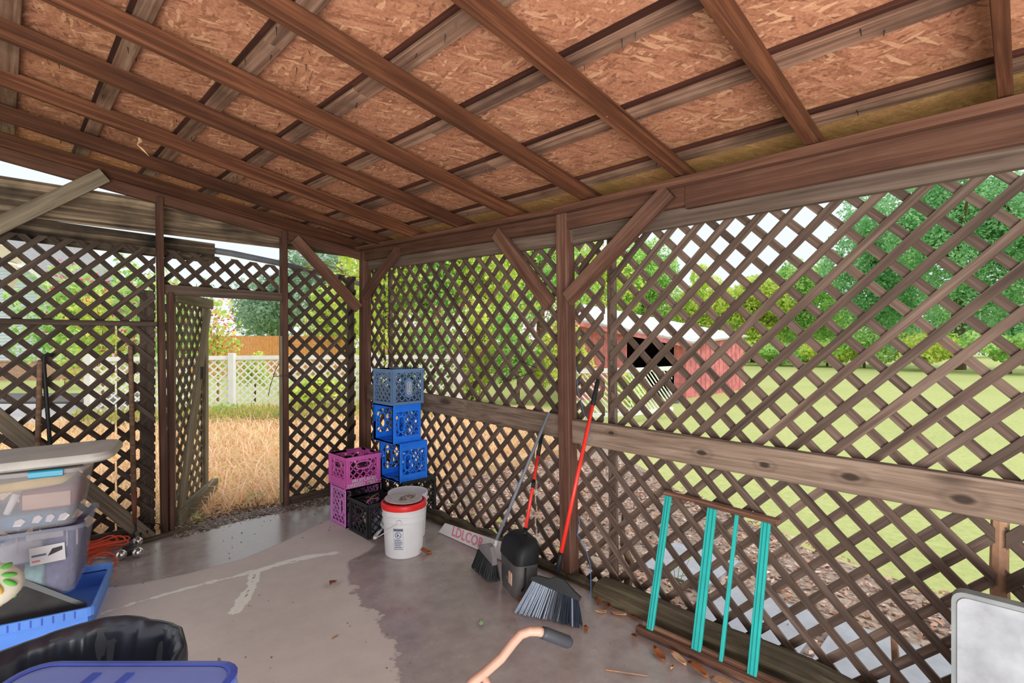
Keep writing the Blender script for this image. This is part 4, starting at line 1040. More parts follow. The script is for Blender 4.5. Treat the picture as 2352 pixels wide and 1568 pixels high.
cushion('book', 'crimson book standing at the left of the lower tote', 'book', Ml @ T((.015,-.08,.012)), .08, .18, .12, C_RED, .001, 6)
cushion('rolled_towel', 'white rolled towel behind the sticker in the lower tote', 'towel', Ml @ T((.05,-.07,.19)), .18, .20, .11, C_WHITE, .01, 7)
cushion('folded_cloth', 'pale cloth heap at the far left of the lower tote', 'cloth', Ml @ T((-.15,.03,.012)), .20, .28, .26, C_BLUE, .01, 8)

# blue tray below, with black vinyl case and flowered cushion
Mtr = Matrix.Translation((TC.x,TC.y,0)) @ Matrix.Rotation(TA,4,'Z') @ Matrix.Translation((.03,-.02,0))
tr = bpy.data.objects.new('bread_tray', None); place(tr, Mtr); tag(tr, 'low blue plastic tray under the clear totes', 'tray')
mb = MB(); W_, D_, Ht = .66, .60, .14
mb.box((-W_/2,-D_/2,0),(W_/2,D_/2,.012)); mb.build('base', P_TRAY, tr, Mtr)
for a, b_, nm in (((-W_/2,-D_/2),(W_/2,-D_/2+.012),'wall'),((-W_/2,D_/2-.012),(W_/2,D_/2),'wall'),((-W_/2,-D_/2),(-W_/2+.012,D_/2),'wall'),((W_/2-.012,-D_/2),(W_/2,D_/2),'wall')):
    MB().box((a[0],a[1],.012),(b_[0],b_[1],.09)).build(nm, P_TRAY, tr, Mtr)
rim = MB().loft([rrect(W_,D_,.02,.085,3), rrect(W_+.035,D_+.035,.03,.085,3), rrect(W_+.035,D_+.035,.03,.13,3), rrect(W_+.01,D_+.01,.02,.13,3), rrect(W_-.02,D_-.02,.02,.10,3)], None, False, False)
rim = rim.build('rim', P_TRAY, tr, Mtr)
for i in range(14): MB().box((-.28+i*.042,-D_/2-.0205,.09),(-.274+i*.042,-D_/2-.0165,.125)).build('rib', P_LBLUE2, rim, Mtr)
bo_ = px(-40,1452,2.55); bvm = Matrix.Translation((bo_.x,bo_.y,max(bo_.z,.10))) @ Matrix.Rotation(TA,4,'Z') @ Matrix.Rotation(math.radians(-12),4,'X')
bv = MB().prism([(-.12,-.02),(.40,-.03),(.40,-.01),(.10,.20),(-.12,.19)], -.03, .03, bvm @ MX).build('vinyl_case', C_DUST); tag(bv, 'dusty black vinyl case leaning in the blue tray', 'case')
MB().prism([(.41,-.028),(.41,-.002),(.105,.212),(.09,.19)], .03, .042, bvm @ MX).build('hem', P_BLACK, bv)
fc = px(-22,1346,2.28)
fm = Matrix.Translation(fc)
cu = MB().lathe([(.001,-.06),(.06,-.056),(.105,-.035),(.122,0),(.105,.035),(.06,.056),(.001,.06)], 24).build('flowered_cushion', C_FLOR, None, fm @ Matrix.Rotation(math.radians(35),4,'X') @ Matrix.Scale(.92,4), True)
tag(cu, 'cream cushion with green and yellow leaf print at the left edge', 'cushion')
for i,(a,r,mt) in enumerate([(0,.5,C_LEAFP),(.8,.62,C_LEAFP),(1.6,.5,C_YELP),(2.4,.6,C_LEAFP),(3.3,.55,C_YELP),(4.2,.6,C_LEAFP),(5.1,.55,C_YELP),(5.7,.62,C_LEAFP)]):
    for sgn in (1,-1):
        x, y = .12*r*math.cos(a), .12*r*math.sin(a)
        pz = sgn*(.058-.022*(r**2))
        q = MB().lathe([(.001,-.004),(.02,-.002),(.022,0),(.02,.002),(.001,.004)], 12).build('leaf_print', mt, cu, fm @ Matrix.Rotation(math.radians(35),4,'X') @ Matrix.Translation((x,y,pz)) @ Matrix.Rotation(a,4,'Z') @ Matrix.Rotation(sgn*.35,4,'Y') @ Matrix.Diagonal((1.3,.6,1.2,1)), True)

# ------------------------------------------------------------------ lined bin
BC = Vector((-2.545,-3.197,0)); Mbn = Matrix.Translation(BC)
bn = empty('trash_bin', BC); tag(bn, 'round bin lined with a shiny black bag', 'bin')
smooth_angle(MB().lathe([(.001,0),(.20,0),(.205,.02),(.232,.64),(.246,.645),(.246,.68),(.234,.68),(.226,.64),(.2,.03),(.001,.03)], 40).build('body', P_BINB, bn, Mbn))
rr = random.Random(4); ph_ = [rr.uniform(0,6.28) for _ in range(6)]
def fold(r, z, th, i):
    amt = (.003,.003,.003,.004,.006,.012,.018,.02,.01,.001)[min(i,9)]
    f = math.sin(9*th+ph_[0]+z*6) + .7*math.sin(17*th+ph_[1]-z*9) + .5*math.sin(29*th+ph_[2]+z*14)
    g = math.sin(5*th+ph_[3]+z*11)
    zz = z + (.006*math.sin(23*th+ph_[4]) if i <= 2 else .004*g)
    return max(.001, r + amt*(f*.6+g*.5)*.75), zz
prof = [(.256,.55),(.258,.62),(.258,.67),(.252,.695),(.238,.695),(.222,.66),(.212,.56),(.205,.40),(.19,.22),(.14,.12),(.001,.10)]
bag = MB().lathe(prof, 160, None, fold).build('bag_liner', P_BIN, bn, Mbn, True)

# ------------------------------------------------------------------ blue lidded totes at the bottom edge
k0 = Vector((-2.344,-3.825,0)); k1 = Vector((-2.605,-3.566,0)); ke = (k0-k1).normalized(); kn = Vector((ke.y,-ke.x,0))
if kn.dot(FWD) > 0: kn = -kn
kw = (k0-k1).length
def tot3(z): 
    c_ = (k0+k1)/2 + kn*.24
    return Matrix(((ke.x,-kn.x,0,c_.x),(ke.y,-kn.y,0,c_.y),(0,0,1,z),(0,0,0,1)))
for zi, (z0, h_) in enumerate(((0,.44),(.445,.42))):
    M = tot3(z0); root = bpy.data.objects.new('storage_tote', None); place(root, M)
    tag(root, ('lower periwinkle tote hidden beneath the one at the bottom edge', 'periwinkle blue tote with ribbed lid at the bottom edge')[zi], 'tote')
    smooth_angle(MB().loft([rrect(kw-.06,.42,.05,0,5), rrect(kw,.48,.06,h_,5), rrect(kw-.008,.472,.056,h_,5), rrect(kw-.07,.41,.05,.006,5)]).build('shell', P_LBLUE, root, M))
    smooth_angle(MB().loft([rrect(kw,.48,.06,h_-.03,5), rrect(kw+.02,.50,.06,h_-.03,5), rrect(kw+.02,.50,.06,h_-.006,5), rrect(kw,.48,.06,h_-.006,5)], None, False, False).build('rim', P_LBLUE2, root, M))
M = tot3(.866)
ld = smooth_angle(MB().loft([rrect(kw+.03,.51,.05,0,5), rrect(kw+.035,.515,.05,.006,5), rrect(kw+.03,.51,.05,.026,5), rrect(kw+.0,.48,.04,.034,5), rrect(kw-.03,.45,.04,.034,5)]).build('lid', P_LBLUE, root, M))
for x in (-.06,.0): MB().box((x,-.22,.033),(x+.014,.22,.037), M, .0015).build('rib', P_LBLUE2, ld)
MB().loft([rrect(kw+.032,.512,.05,.026,5), rrect(kw+.034,.514,.05,.034,5), rrect(kw+.012,.492,.04,.036,5), rrect(kw+.004,.484,.04,.034,5)], None, False, False).build('edge', P_LBLUE2, ld, M)

# ------------------------------------------------------------------ leaning tools at the back
sv = empty('shovel', (-1.955,-.24,0)); tag(sv, 'wooden shovel handle standing upright against the lattice left of the doorway', 'shovel')
MB().tube([(-1.958,-.17,.36),(-1.962,-.115,.95),(-1.965,-.075,1.46),(-1.965,-.074,1.47)], [.018,.017,.016,.008], 12).build('handle', W_OLD, sv, None, True)
MB().tube([(-1.955,-.185,.14),(-1.957,-.178,.26),(-1.958,-.17,.38)], [.010,.016,.020], 12).build('socket', plain('rusty_steel', (120,76,60), .6, .4, metal=.4, var=.3), sv, None, True)
MB().tube([(-1.955,-.185,.16),(-1.95,-.20,.10),(-1.99,-.21,.06),(-1.92,-.22,.05)], .007, 6).build('tine', P_WIRE, sv, None, True)
rk1 = empty('garden_rake', (-2.49,-.3,0)); tag(rk1, 'brown wooden tool handle behind the totes, left of the dark crook', 'rake')
MB().tube([(-2.50,-.28,.02),(-2.485,-.18,.75),(-2.47,-.085,1.36),(-2.47,-.084,1.375)], [.016,.016,.016,.010], 10).build('handle', W_OLD, rk1, None, True)
MB().box((-2.62,-.30,0),(-2.38,-.28,.03), None, .004).build('head', P_WIRE, rk1)
rk2 = empty('garden_hoe', (-2.40,-.3,0)); tag(rk2, 'dark crook topped metal tool handle behind the totes', 'hoe')
MB().tube([(-2.40,-.28,.02),(-2.42,-.18,.75),(-2.45,-.085,1.33),(-2.45,-.08,1.395),(-2.43,-.078,1.412),(-2.40,-.078,1.40)], [.012,.012,.013,.014,.014,.012], 10).build('handle', P_WIRE, rk2, None, True)
MB().box((-2.46,-.31,0),(-2.34,-.295,.05), None, .004).build('blade', P_WIRE, rk2)

# orange cord coil, silver balls
cd = MB(); rr = random.Random(12); pts = []
for i in range(150):
    a = i*.30; r = .13 + .035*math.sin(i*.23) ; e = .55+.25*math.sin(i*.071)
    pts.append((-2.20+r*math.cos(a)*1.1+.03*math.sin(i*.05), -.33+r*math.sin(a)*e+.04*math.cos(i*.043), .02+.09*abs(math.sin(i*.037))+.012*math.sin(i*.9)))
cd.tube(pts, .0055, 6)
pts = [(-2.19+.07*math.cos(a*.45), -.60+.03*math.sin(a*.45)-.02*a/20, .06+.055*math.sin(a*.45)) for a in range(30)]
cd.tube(pts, .0055, 6)
tag(cd.build('extension_cable', P_ORANGE, None, None, True), 'tangled orange extension cord on the slab beside the clear totes', 'cord')
for i,(x,y,lb) in enumerate(((-1.95,-.26,'silver ball on the slab nearest the doorway'),(-1.985,-.50,'silver ball lying right of the orange cord loop'),(-2.075,-.47,'silver ball touching the orange cord loop'))):
    o = empty('silver_bauble', (x,y,0)); tag(o, lb, 'bauble', 'silver balls on the floor')
    MB().lathe([(.001,-.036),(.018,-.031),(.031,-.018),(.036,0),(.031,.018),(.018,.031),(.001,.036)], 20).build('ball', P_SILVER, o, Matrix.Translation((x,y,.036)), True)
    MB().lathe([(.001,0),(.008,0),(.008,.012),(.001,.012)], 10).build('cap', P_STEEL, o, Matrix.Translation((x,y,.069)))
o = MB().loft([rrect(.09,.08,.02,0,3), rrect(.10,.09,.03,.03,3), rrect(.07,.06,.02,.06,3)]).build('dark_pouch', P_BLACK, None, up(-2.02,-.38,0,20), True); tag(o, 'small black pouch between the silver balls', 'pouch')
cw = MB().tube([(-2.2,-.2,.05),(-2.1,-.16,.10),(-2.0,-.15,.13),(-1.88,-.17,.14),(-1.80,-.16,.10),(-1.77,-.15,.03)], .004, 5)
for i in range(9): cw.tube([(-2.12+.04*i,-.19,.055+.004*i),(-2.12+.04*i,-.195,.035+.004*i)], [.007,.004], 6)
tag(cw.build('light_string', P_WIRE), 'black string of small lights running along the lattice foot', 'light string')
board_ = board('loose_plank', (-1.95,-.215,.012), (-1.60,-.15,.012), .06, .022, (0,0,1), W_SILL); tag(board_, 'short mossy plank at the slab edge by the doorway', 'plank')

# wire hanger in the lattice, door wire, chain
hg = MB().tube([(-.02,-2.30,1.47),(-.02,-2.315,1.44),(-.02,-2.30,1.40),(-.02,-2.30,1.36),(-.02,-2.46,1.315),(-.02,-2.44,1.29),(-.02,-2.08,1.19),(-.02,-2.29,1.355)], .0028, 5)
tag(hg.build('wire_hanger', P_WIRE), 'bent wire hanger hooked on the lattice left of the middle post', 'hanger')
dw = MB().tube([(-.90,-.14,1.30),(-.94,-.16,1.24),(-.98,-.15,1.10),(-.99,-.14,1.02)], .003, 5)
tag(dw.build('door_wire', P_WIRE), 'thin black wire hanging beside the right door post', 'wire')
chn = MB()
for i in range(9): chn.tube([(-.95+i*.017,-.142,1.19+.002*(i%2)),(-.936+i*.017,-.142,1.19)], .004, 5)
tag(chn.build('door_chain', P_STEEL), 'short steel chain on the right door post', 'chain')

# ------------------------------------------------------------------ leaves and bits on the floor
def leaf_mesh(L, W_, curl, seed):
    rr = random.Random(seed); n = 6; vs = []; 
    for i in range(n+1):
        t_ = i/n; wv = W_*math.sin(math.pi*min(1,t_*.95+.03))**.8
        z = curl*math.sin(t_*3.0+seed)*.5 + .002
        vs += [(L*(t_-.5), -wv/2, z+abs(curl)*.6+rr.uniform(0,.003)), (L*(t_-.5), 0, z), (L*(t_-.5), wv/2, z+abs(curl)*.6+rr.uniform(0,.003))]
    m_ = min(v[2] for v in vs); vs = [(a,b,c-m_+.001) for a,b,c in vs]
    fs = [(3*i+j, 3*i+3+j, 3*i+4+j, 3*i+1+j) for i in range(n) for j in range(2)]
    return MB().add(vs, fs)
def leaf(x, y, rz, L, W_, curl, mat, label, group, z=0, seed=0):
    o = leaf_mesh(L, W_, curl, seed).build('dead_leaf', mat, None, up(x,y,z,rz), True)
    sm = o.modifiers.new('thickness', 'SOLIDIFY'); sm.thickness = .0008
    tag(o, label, 'leaf', group); return o
leaf(-1.206,-1.841,40,.075,.04,.02,L_ONE,'curled brown leaf alone on the dry concrete','leaves on the slab',seed=1)
leaf(-.535,-1.86,-50,.09,.05,.03,L_ONE,'curled brown leaf at the right foot of the white bucket','leaves on the slab',seed=2)
leaf(-1.455,-2.385,15,.04,.012,.005,L_ONE2,'tiny tan leaf sliver on the dry concrete toward the camera','leaves on the slab',seed=3)
for i,(x,y,a,L) in enumerate([(-.43,-3.62,60,.10),(-.40,-3.70,80,.09),(-.41,-3.80,75,.11),(-.42,-3.92,85,.12),(-.39,-3.46,40,.07),(-.48,-3.71,20,.05)]):
    leaf(x,y,a,L,L*.45,.018,(L_ONE,L_ONE2)[i%2],('curled rust leaf, second from the angle broom, by the rack bottom rail','tan leaf, third from the angle broom, by the rack bottom rail','long rust leaf, fourth from the angle broom, by the rack bottom rail','largest tan leaf near the frame bottom beside the rack rail','rust leaf at the left end of the rack bottom rail','small tan leaf lying apart on the slab before the rack')[i],'leaves by the turquoise rack',seed=10+i)
for i,(x,y,a,L) in enumerate([(-.24,-3.20,30,.08),(-.26,-3.28,100,.09),(-.21,-3.34,60,.10),(-.31,-3.20,150,.07),(-.20,-3.12,20,.09)]):
    leaf(x,y,a,L,L*.4,.016,(L_ONE,L_ONE2)[i%2],('rust leaf close behind the angle broom bristles','tan leaf against the mossy sill behind the broom','long rust leaf on the sill foot nearest the rack','tan leaf touching the angle broom bristles','rust leaf at the foot of the middle post')[i],'leaves right of the angle broom',seed=20+i)
for i,(x,y,a) in enumerate([(-.52,-2.78,20),(-.50,-3.24,50),(-.56,-3.02,80)]):
    leaf(x,y,a,.05,.025,.012,L_ONE,('rust scrap under the dustpan front lip','rust scrap at the outer tip of the broom bristles','rust scrap at the middle of the broom bristles')[i],'leaves under the brooms',seed=30+i)
o = MB().lathe([(.001,-.014),(.012,-.01),(.0165,0),(.012,.01),(.001,.016)], 14).build('green_nut', plain('green_husk', (120,134,104), .7, .3, var=.2), None, up(-.854,-2.819,.014), True); tag(o, 'round green nut on the wet slab in front of the dustpan', 'nut')
o = MB().tube([(-.70,-3.50,.004),(-.66,-3.57,.006),(-.60,-3.66,.004)], [.004,.003,.003], 6).build('dry_twig', P_GREYBARK); tag(o, 'short reddish twig on the wet slab left of the turquoise rack', 'twig')
mb = MB()
for i in range(230):
    if i < 120: x, y = random.uniform(-1.7,-.45), random.uniform(-.42,-.10)
    elif i < 170: x, y = random.uniform(-2.2,-.6), random.uniform(-1.0,-.3)
    else: x, y = random.uniform(-1.9,-.2), random.uniform(-3.6,-1.6)
    if i < 120 and random.random() < (-.10-y)/.34: y = random.uniform(-.22,-.10)
    s = random.uniform(.0015,.0055); a = random.uniform(0,6.3)
    mb.add([(x+s*math.cos(a+b_)*k_, y+s*math.sin(a+b_)*k_, z_) for z_ in (.0005,.004) for b_, k_ in ((0,1.3),(1.7,.6),(3.1,1.2),(4.6,.7))], [(0,1,2,3),(4,5,6,7),(0,1,5,4),(1,2,6,5),(2,3,7,6),(3,0,4,7)])
tag(mb.build('floor_crumbs', L_DEB), 'dark crumbs and grit scattered over the slab', 'debris', kind='stuff')
mb = MB()
for i in range(5200):
    t_ = random.random(); x = -1.72+ t_*1.3; y = -.30 + .06*math.sin(x*4) + .10*random.random() + abs(random.gauss(0,.22))
    if y > .6: continue
    s = random.uniform(.004,.013); a = random.uniform(0,6.3); z = .0 if y < -.06 else -.05
    mb.add([(x+s*math.cos(a+b_)*k_, y+s*math.sin(a+b_)*k_, z+z_) for z_ in (.0005,random.uniform(.003,.010)) for b_, k_ in ((0,1.3),(1.7,.6),(3.1,1.2),(4.6,.7))], [(0,1,2,3),(4,5,6,7),(0,1,5,4),(1,2,6,5),(2,3,7,6),(3,0,4,7)])
tag(mb.build('doorway_debris', L_DEB), 'dark leaf crumbs and gravel heaped across the doorway edge', 'debris', kind='stuff')
# ------------------------------------------------------------------ outdoors: plants
def mesh_np(name, V, F, mat):
    me = bpy.data.meshes.new(name); n = len(F); k = F.shape[1]
    me.vertices.add(len(V)); me.vertices.foreach_set('co', V.astype(np.float32).ravel())
    me.loops.add(n*k); me.loops.foreach_set('vertex_index', F.astype(np.int32).ravel())
    me.polygons.add(n); me.polygons.foreach_set('loop_start', np.arange(0, n*k, k, dtype=np.int32))
    me.materials.append(mat); me.update(calc_edges=True); me.validate(); return me
def leaves_np(C, Nrm, size, asp=.55):
    n = len(C); r = rng.normal(size=(n,3)); nn = Nrm + .8*r; nn /= np.linalg.norm(nn,axis=1)[:,None]
    a = np.cross(nn, rng.normal(size=(n,3))); a /= np.linalg.norm(a,axis=1)[:,None]; b = np.cross(nn, a)
    s = size*rng.uniform(.6,1.35,n)[:,None]
    V = np.stack([C-a*s*.5, C+b*s*asp*.5+nn*s*.06, C+a*s*.5, C-b*s*asp*.5+nn*s*.06], 1).reshape(-1,3)
    return V, np.arange(4*n).reshape(n,4)
def crown_np(cen, rad, nb, nl, size, fill=.8, flat=.0):
    cen = np.array(cen); rad = np.array(rad)
    d = rng.normal(size=(nb,3)); d /= np.linalg.norm(d,axis=1)[:,None]
    bc = d*(rng.uniform(.25,fill,nb)[:,None]); br = rng.uniform(.24,.42,nb)
    k = rng.integers(0, nb, nl); e = rng.normal(size=(nl,3)); e /= np.linalg.norm(e,axis=1)[:,None]
    p = bc[k] + e*(br[k]*rng.uniform(.75,1.05,nl))[:,None]
    C = cen + p*rad; nr = e + np.array([0,0,.5]); return leaves_np(C, nr, size)
def tree(name, label, cat, u, d, h, rx, mat, nl, size, trunk=.25, base=-.2, low=.15, buds=0, nb=26, group=None, ry=None, bark=P_BARK, fill=.8):
    p = at(u, d, base); root = empty(name, p); tag(root, label, cat, group)
    cz = base + h*(low + (1-low)/2); rz = h*(1-low)/2
    V, F = crown_np((p.x,p.y,cz), (rx, ry or rx, rz), nb, nl, size, fill)
    place(bpy.data.objects.new('foliage', mesh_np('foliage', V, F, mat)), None, root)
    mb = MB(); top = Vector((p.x,p.y,cz+rz*.3)); mb.tube([p, p.lerp(top,.5)+Vector((trunk*.3,0,0)), top], [trunk, trunk*.7, trunk*.25], 8)
    for i in range(5):
        a = i*1.26+d; q = p.lerp(top, .45+.08*i); mb.tube([q, q+Vector((math.cos(a)*rx*.4, math.sin(a)*rx*.4, h*.12)), q+Vector((math.cos(a)*rx*.75, math.sin(a)*rx*.75, h*.2))], [trunk*.4, trunk*.25, trunk*.08], 6)
    mb.build('trunk', bark, root)
    if buds:
        V, F = crown_np((p.x,p.y,cz+rz*.1), (rx*1.02, (ry or rx)*1.02, rz*1.02), max(8,nb//2), buds, size*.6, .95)
        place(bpy.data.objects.new('blossoms', mesh_np('blossoms', V, F, L_BUD)), None, root)
    return root
TG = 'trees beyond the lawn'
tree('leafy_tree', 'yellow green tree directly behind the red barn roof', 'tree', 1360, 40, 12.0, 3.8, L_YEL, 15000, .27, group=TG)
tree('leafy_tree', 'bright green tree standing right behind the barn under open sky', 'tree', 1475, 43, 11.6, 3.4, L_MID, 15000, .27, group=TG)
tree('leafy_tree', 'low yellow green tree below the widest patch of sky', 'tree', 1610, 42, 8.0, 3.5, L_YEL, 15000, .27, group=TG, low=.05)
tree('leafy_tree', 'yellow green tree in the middle of the far lawn edge', 'tree', 1730, 42, 7.6, 3.4, L_YEL, 15000, .27, group=TG, low=.03)
tree('leafy_tree', 'green tree left of the tall dark ones at the lawn edge', 'tree', 1850, 42, 8.8, 3.4, L_MID, 15000, .27, group=TG, low=.05)
tree('leafy_tree', 'tall bluish green tree, second from the right at the lawn edge', 'tree', 2010, 37, 13.5, 4.0, L_COOL, 24000, .24, .35, group=TG, low=.06)
tree('leafy_tree', 'very tall bluish green tree at the right of the lawn', 'tree', 2200, 31, 15, 4.6, L_COOL, 32000, .22, .4, group=TG, low=.12)
tree('leafy_tree', 'very tall bluish green tree cut by the right edge', 'tree', 2420, 30, 15, 4.6, L_COOL, 26000, .22, .4, group=TG, low=.10)
for i, (u, h) in enumerate([(1640,5),(1790,6),(1930,7),(2060,6.5),(2190,7),(2330,7),(2460,7)]):
    tree('hedge_tree', ('first','second','third','fourth','fifth','sixth','last')[i]+' tree from the barn in the dense row behind the far bushes', 'tree', u, 54, h, 4.6, (L_MID,L_COOL)[i%2], 9000, .34, .2, low=0, nb=22, group='dense tree row at the back', ry=2.5)
for i, (u, d, h, lb) in enumerate([(1660,37,2.2,'left of a yellow bush'),(1790,36,2.0,'near the middle of the lawn edge'),(1900,35,2.4,'before the bluish trees'),(1985,33,3.0,'between the two bluish trunks'),(2120,30,2.6,'under the very tall tree'),(2320,27,2.8,'near the right edge')]):
    tree('low_bush', 'low bush along the far lawn edge '+lb, 'bush', u, d, h, 2.6, (L_YEL,L_MID)[i%2], 3500, .22, .08, low=0, nb=14, group='bushes along the lawn edge')
tree('leafy_tree', 'green tree behind the white fence, above the middle rail near the post', 'tree', 1240, 25, 9.5, 3.2, L_MID, 9000, .22, group='trees behind the white fence')
tree('leafy_tree', 'yellow green tree behind the middle of the corner bay lattice', 'tree', 1110, 21, 8.6, 2.6, L_YEL, 9000, .19, group='trees behind the white fence')
tree('leafy_tree', 'mid green tree behind the crate stack lattice', 'tree', 985, 20, 8.0, 2.4, L_MID, 9000, .18, group='trees behind the white fence')
tree('leafy_tree', 'yellow green tree right beside the corner post outside', 'tree', 880, 19, 7.0, 2.2, L_YEL, 7000, .17, group='trees behind the white fence')
for i, (u, d, h, m_, lb) in enumerate([(890,14.5,2.6,L_YEL,'nearest the corner post'),(985,15,3.0,L_MID,'above the slate blue crate'),(1085,14.5,3.2,L_YEL,'in the middle of the corner bay'),(1190,14,3.0,L_MID,'behind the wire hanger'),(1290,14,2.8,L_YEL,'behind the middle post')]):
    tree('flowering_shrub', 'leafy shrub with pink blossoms '+lb, 'shrub', u, d, h, 1.0, m_, 4200, .12, .05, low=0, buds=220, nb=16, group='shrubs behind the white fence')
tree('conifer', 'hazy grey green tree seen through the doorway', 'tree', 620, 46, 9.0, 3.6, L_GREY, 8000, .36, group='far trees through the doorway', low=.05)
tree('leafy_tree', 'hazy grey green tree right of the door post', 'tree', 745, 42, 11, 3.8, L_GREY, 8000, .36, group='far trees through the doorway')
tree('leafy_tree', 'green tree left of the corner post above the white fence', 'tree', 800, 27, 6.0, 2.6, L_YEL, 7000, .22, group='far trees through the doorway')
for i, (u, d, h, r_, nl, lb) in enumerate([(330,11.2,3.9,.95,1500,'through the lattice right of the pale house'),(235,12.0,3.4,1.0,1900,'in front of the pale house corner'),(425,12.3,3.7,.9,900,'just outside the open lattice door'),(500,13.2,3.0,.8,700,'left side of the doorway view'),(150,18,4.6,1.6,2600,'far back at the house roof')]):
    tree('crepe_myrtle', 'sparse shrub with small pink red flowers '+lb, 'shrub', u, d, h, r_, L_YEL if i % 2 else L_MID, nl, .13 if i < 4 else .2, .035, low=.12, buds=300, nb=20, group='pink flowering shrubs', bark=P_GREYBARK)
tree('low_bush', 'rounded green bush above the white fence in the doorway', 'bush', 585, 12.6, 1.75, .55, L_YEL, 900, .11, .03, low=.3, nb=10)
tree('low_bush', 'yellow green weeds along the white fence right of the doorway', 'bush', 745, 11.6, 1.2, 1.0, L_YEL, 1500, .11, .03, low=0, nb=12)
tree('low_bush', 'green weeds at the foot of the white fence post', 'bush', 520, 10.9, .45, .55, L_MID, 500, .09, .02, low=0, nb=8)
tree('low_bush', 'yellow weeds between the white fence and red barn', 'bush', 1440, 12.2, 1.1, .8, L_YEL, 1300, .12, .03, low=0, nb=12)

# small weeds close by
def weed(x, y, z, n, hgt, spread, mat, label, seed):
    rr = random.Random(seed); root = empty('weed_plant', (x,y,z)); tag(root, label, 'plant', 'weeds at the wall foot'); sm = MB(); lf = MB()
    for i in range(n):
        a = rr.uniform(0,6.28); tip = Vector((x+spread*math.cos(a)*rr.random(), y+spread*math.sin(a)*rr.random(), z+hgt*rr.uniform(.5,1)))
        sm.tube([(x,y,z), Vector((x,y,z)).lerp(tip,.5)+Vector((0,0,.02)), tip], [.003,.002,.001], 4)
        for k in range(4):
            c_ = Vector((x,y,z)).lerp(tip, .35+.2*k); b_ = rr.uniform(0,6.28); L = rr.uniform(.03,.06); dr = Vector((math.cos(b_),math.sin(b_),.3))*L; sd = Vector((-math.sin(b_),math.cos(b_),0))*L*.3
            lf.add([c_, c_+dr*.5+sd, c_+dr, c_+dr*.5-sd], [(0,1,2,3)])
    sm.build('stem', P_GREYBARK, root); lf.build('leaves', mat, root)
weed(-.62,-.02,-.05,7,.26,.12,L_MID,'small green weed at the lattice foot right of the doorway',1)
weed(-.95,.25,-.05,6,.20,.12,L_MID,'small green weed outside the right door post',2)
weed(-1.48,.02,-.05,5,.12,.10,L_MID,'tiny weed at the slab edge below the open door',3)
weed(.12,-1.55,-.12,8,.38,.16,L_YEL,'yellow green weed behind the lattice above the sign board',4)
weed(.12,-1.95,-.12,8,.30,.16,L_YEL,'yellow leafed weed behind the lattice right of the sign board',5)
weed(.10,-2.62,-.14,6,.34,.10,L_YEL,'yellow green weed behind the dustpan outside the lattice',6)
weed(.45,-3.25,-.14,6,.30,.15,L_MID,'green weed outside left of the turquoise rack',7)
vn = empty('vine_sprig', (-.3,.12,2.2)); tag(vn, 'bright green vine sprig over the lattice top beside the corner post', 'vine')
lf = MB(); rr = random.Random(3); sp_ = [Vector((-.55+.10*i, .08+.01*i, 2.22+.05*math.sin(i*.9))) for i in range(7)]
MB().tube(sp_, .004, 5).build('stem', P_GREYBARK, vn)
for i in range(60):
    p = sp_[rr.randrange(7)] + Vector((rr.uniform(-.06,.06), rr.uniform(-.05,.05), rr.uniform(-.05,.07))); b_ = rr.uniform(0,6.28); L = rr.uniform(.05,.08); dr = Vector((math.cos(b_),math.sin(b_),rr.uniform(-.5,.4)))*L; sd = Vector((-math.sin(b_),math.cos(b_),.2))*L*.35
    lf.add([p, p+dr*.5+sd, p+dr, p+dr*.5-sd], [(0,1,2,3)])
lf.build('leaves', L_YEL, vn)
# straw grass and leaf litter: nobody could count these
def blades(name, label, cat, poly, n, z, h0, h1, lean, wd, mat):
    P = np.array(poly); lo, hi = P.min(0), P.max(0); X = rng.uniform(lo[0],hi[0],n*2); Y = rng.uniform(lo[1],hi[1],n*2)
    k = inside(X, Y, poly); X, Y = X[k][:n], Y[k][:n]; m_ = len(X)
    a = rng.uniform(0,6.283,m_); h = rng.uniform(h0,h1,m_); L = h*lean*rng.uniform(.3,1.6,m_); b = a+1.57
    B = np.stack([X,Y,np.full(m_,z)],1); w3 = np.stack([np.cos(b),np.sin(b),np.zeros(m_)],1)*wd
    mid = B + np.stack([np.cos(a)*L*.35, np.sin(a)*L*.35, h*.7],1); tip = B + np.stack([np.cos(a)*L, np.sin(a)*L, h*rng.uniform(.4,1.0,m_)],1)
    V = np.stack([B-w3, B+w3, mid+w3*.8, mid-w3*.8, tip],1).reshape(-1,3); i = np.arange(m_)[:,None]*5
    F = np.concatenate([i+np.array([[0,1,2]]), i+np.array([[0,2,3]]), i+np.array([[3,2,4]])])
    tag(place(bpy.data.objects.new(name, mesh_np(name, V, F, mat))), label, cat, kind='stuff')
blades('straw_grass', 'dry straw coloured grass outside the doorway', 'grass', [(-2.5,.25),(3.2,.1),(4.8,2.6),(3.0,6.5),(-.3,8.4),(-2.9,7.6)], 26000, -.06, .05, .26, 1.6, .006, L_STRAW)
blades('fence_grass', 'mixed green grass at the foot of the white fence', 'grass', [tuple(at(u,d,0)[:2]) for u,d in ((170,8.9),(1010,10.2),(1010,11.9),(170,10.2))], 9000, -.08, .10, .38, .7, .010, leafmat('mixed_grass', [(150,170,70),(206,190,110),(120,150,70),(220,196,130)]))
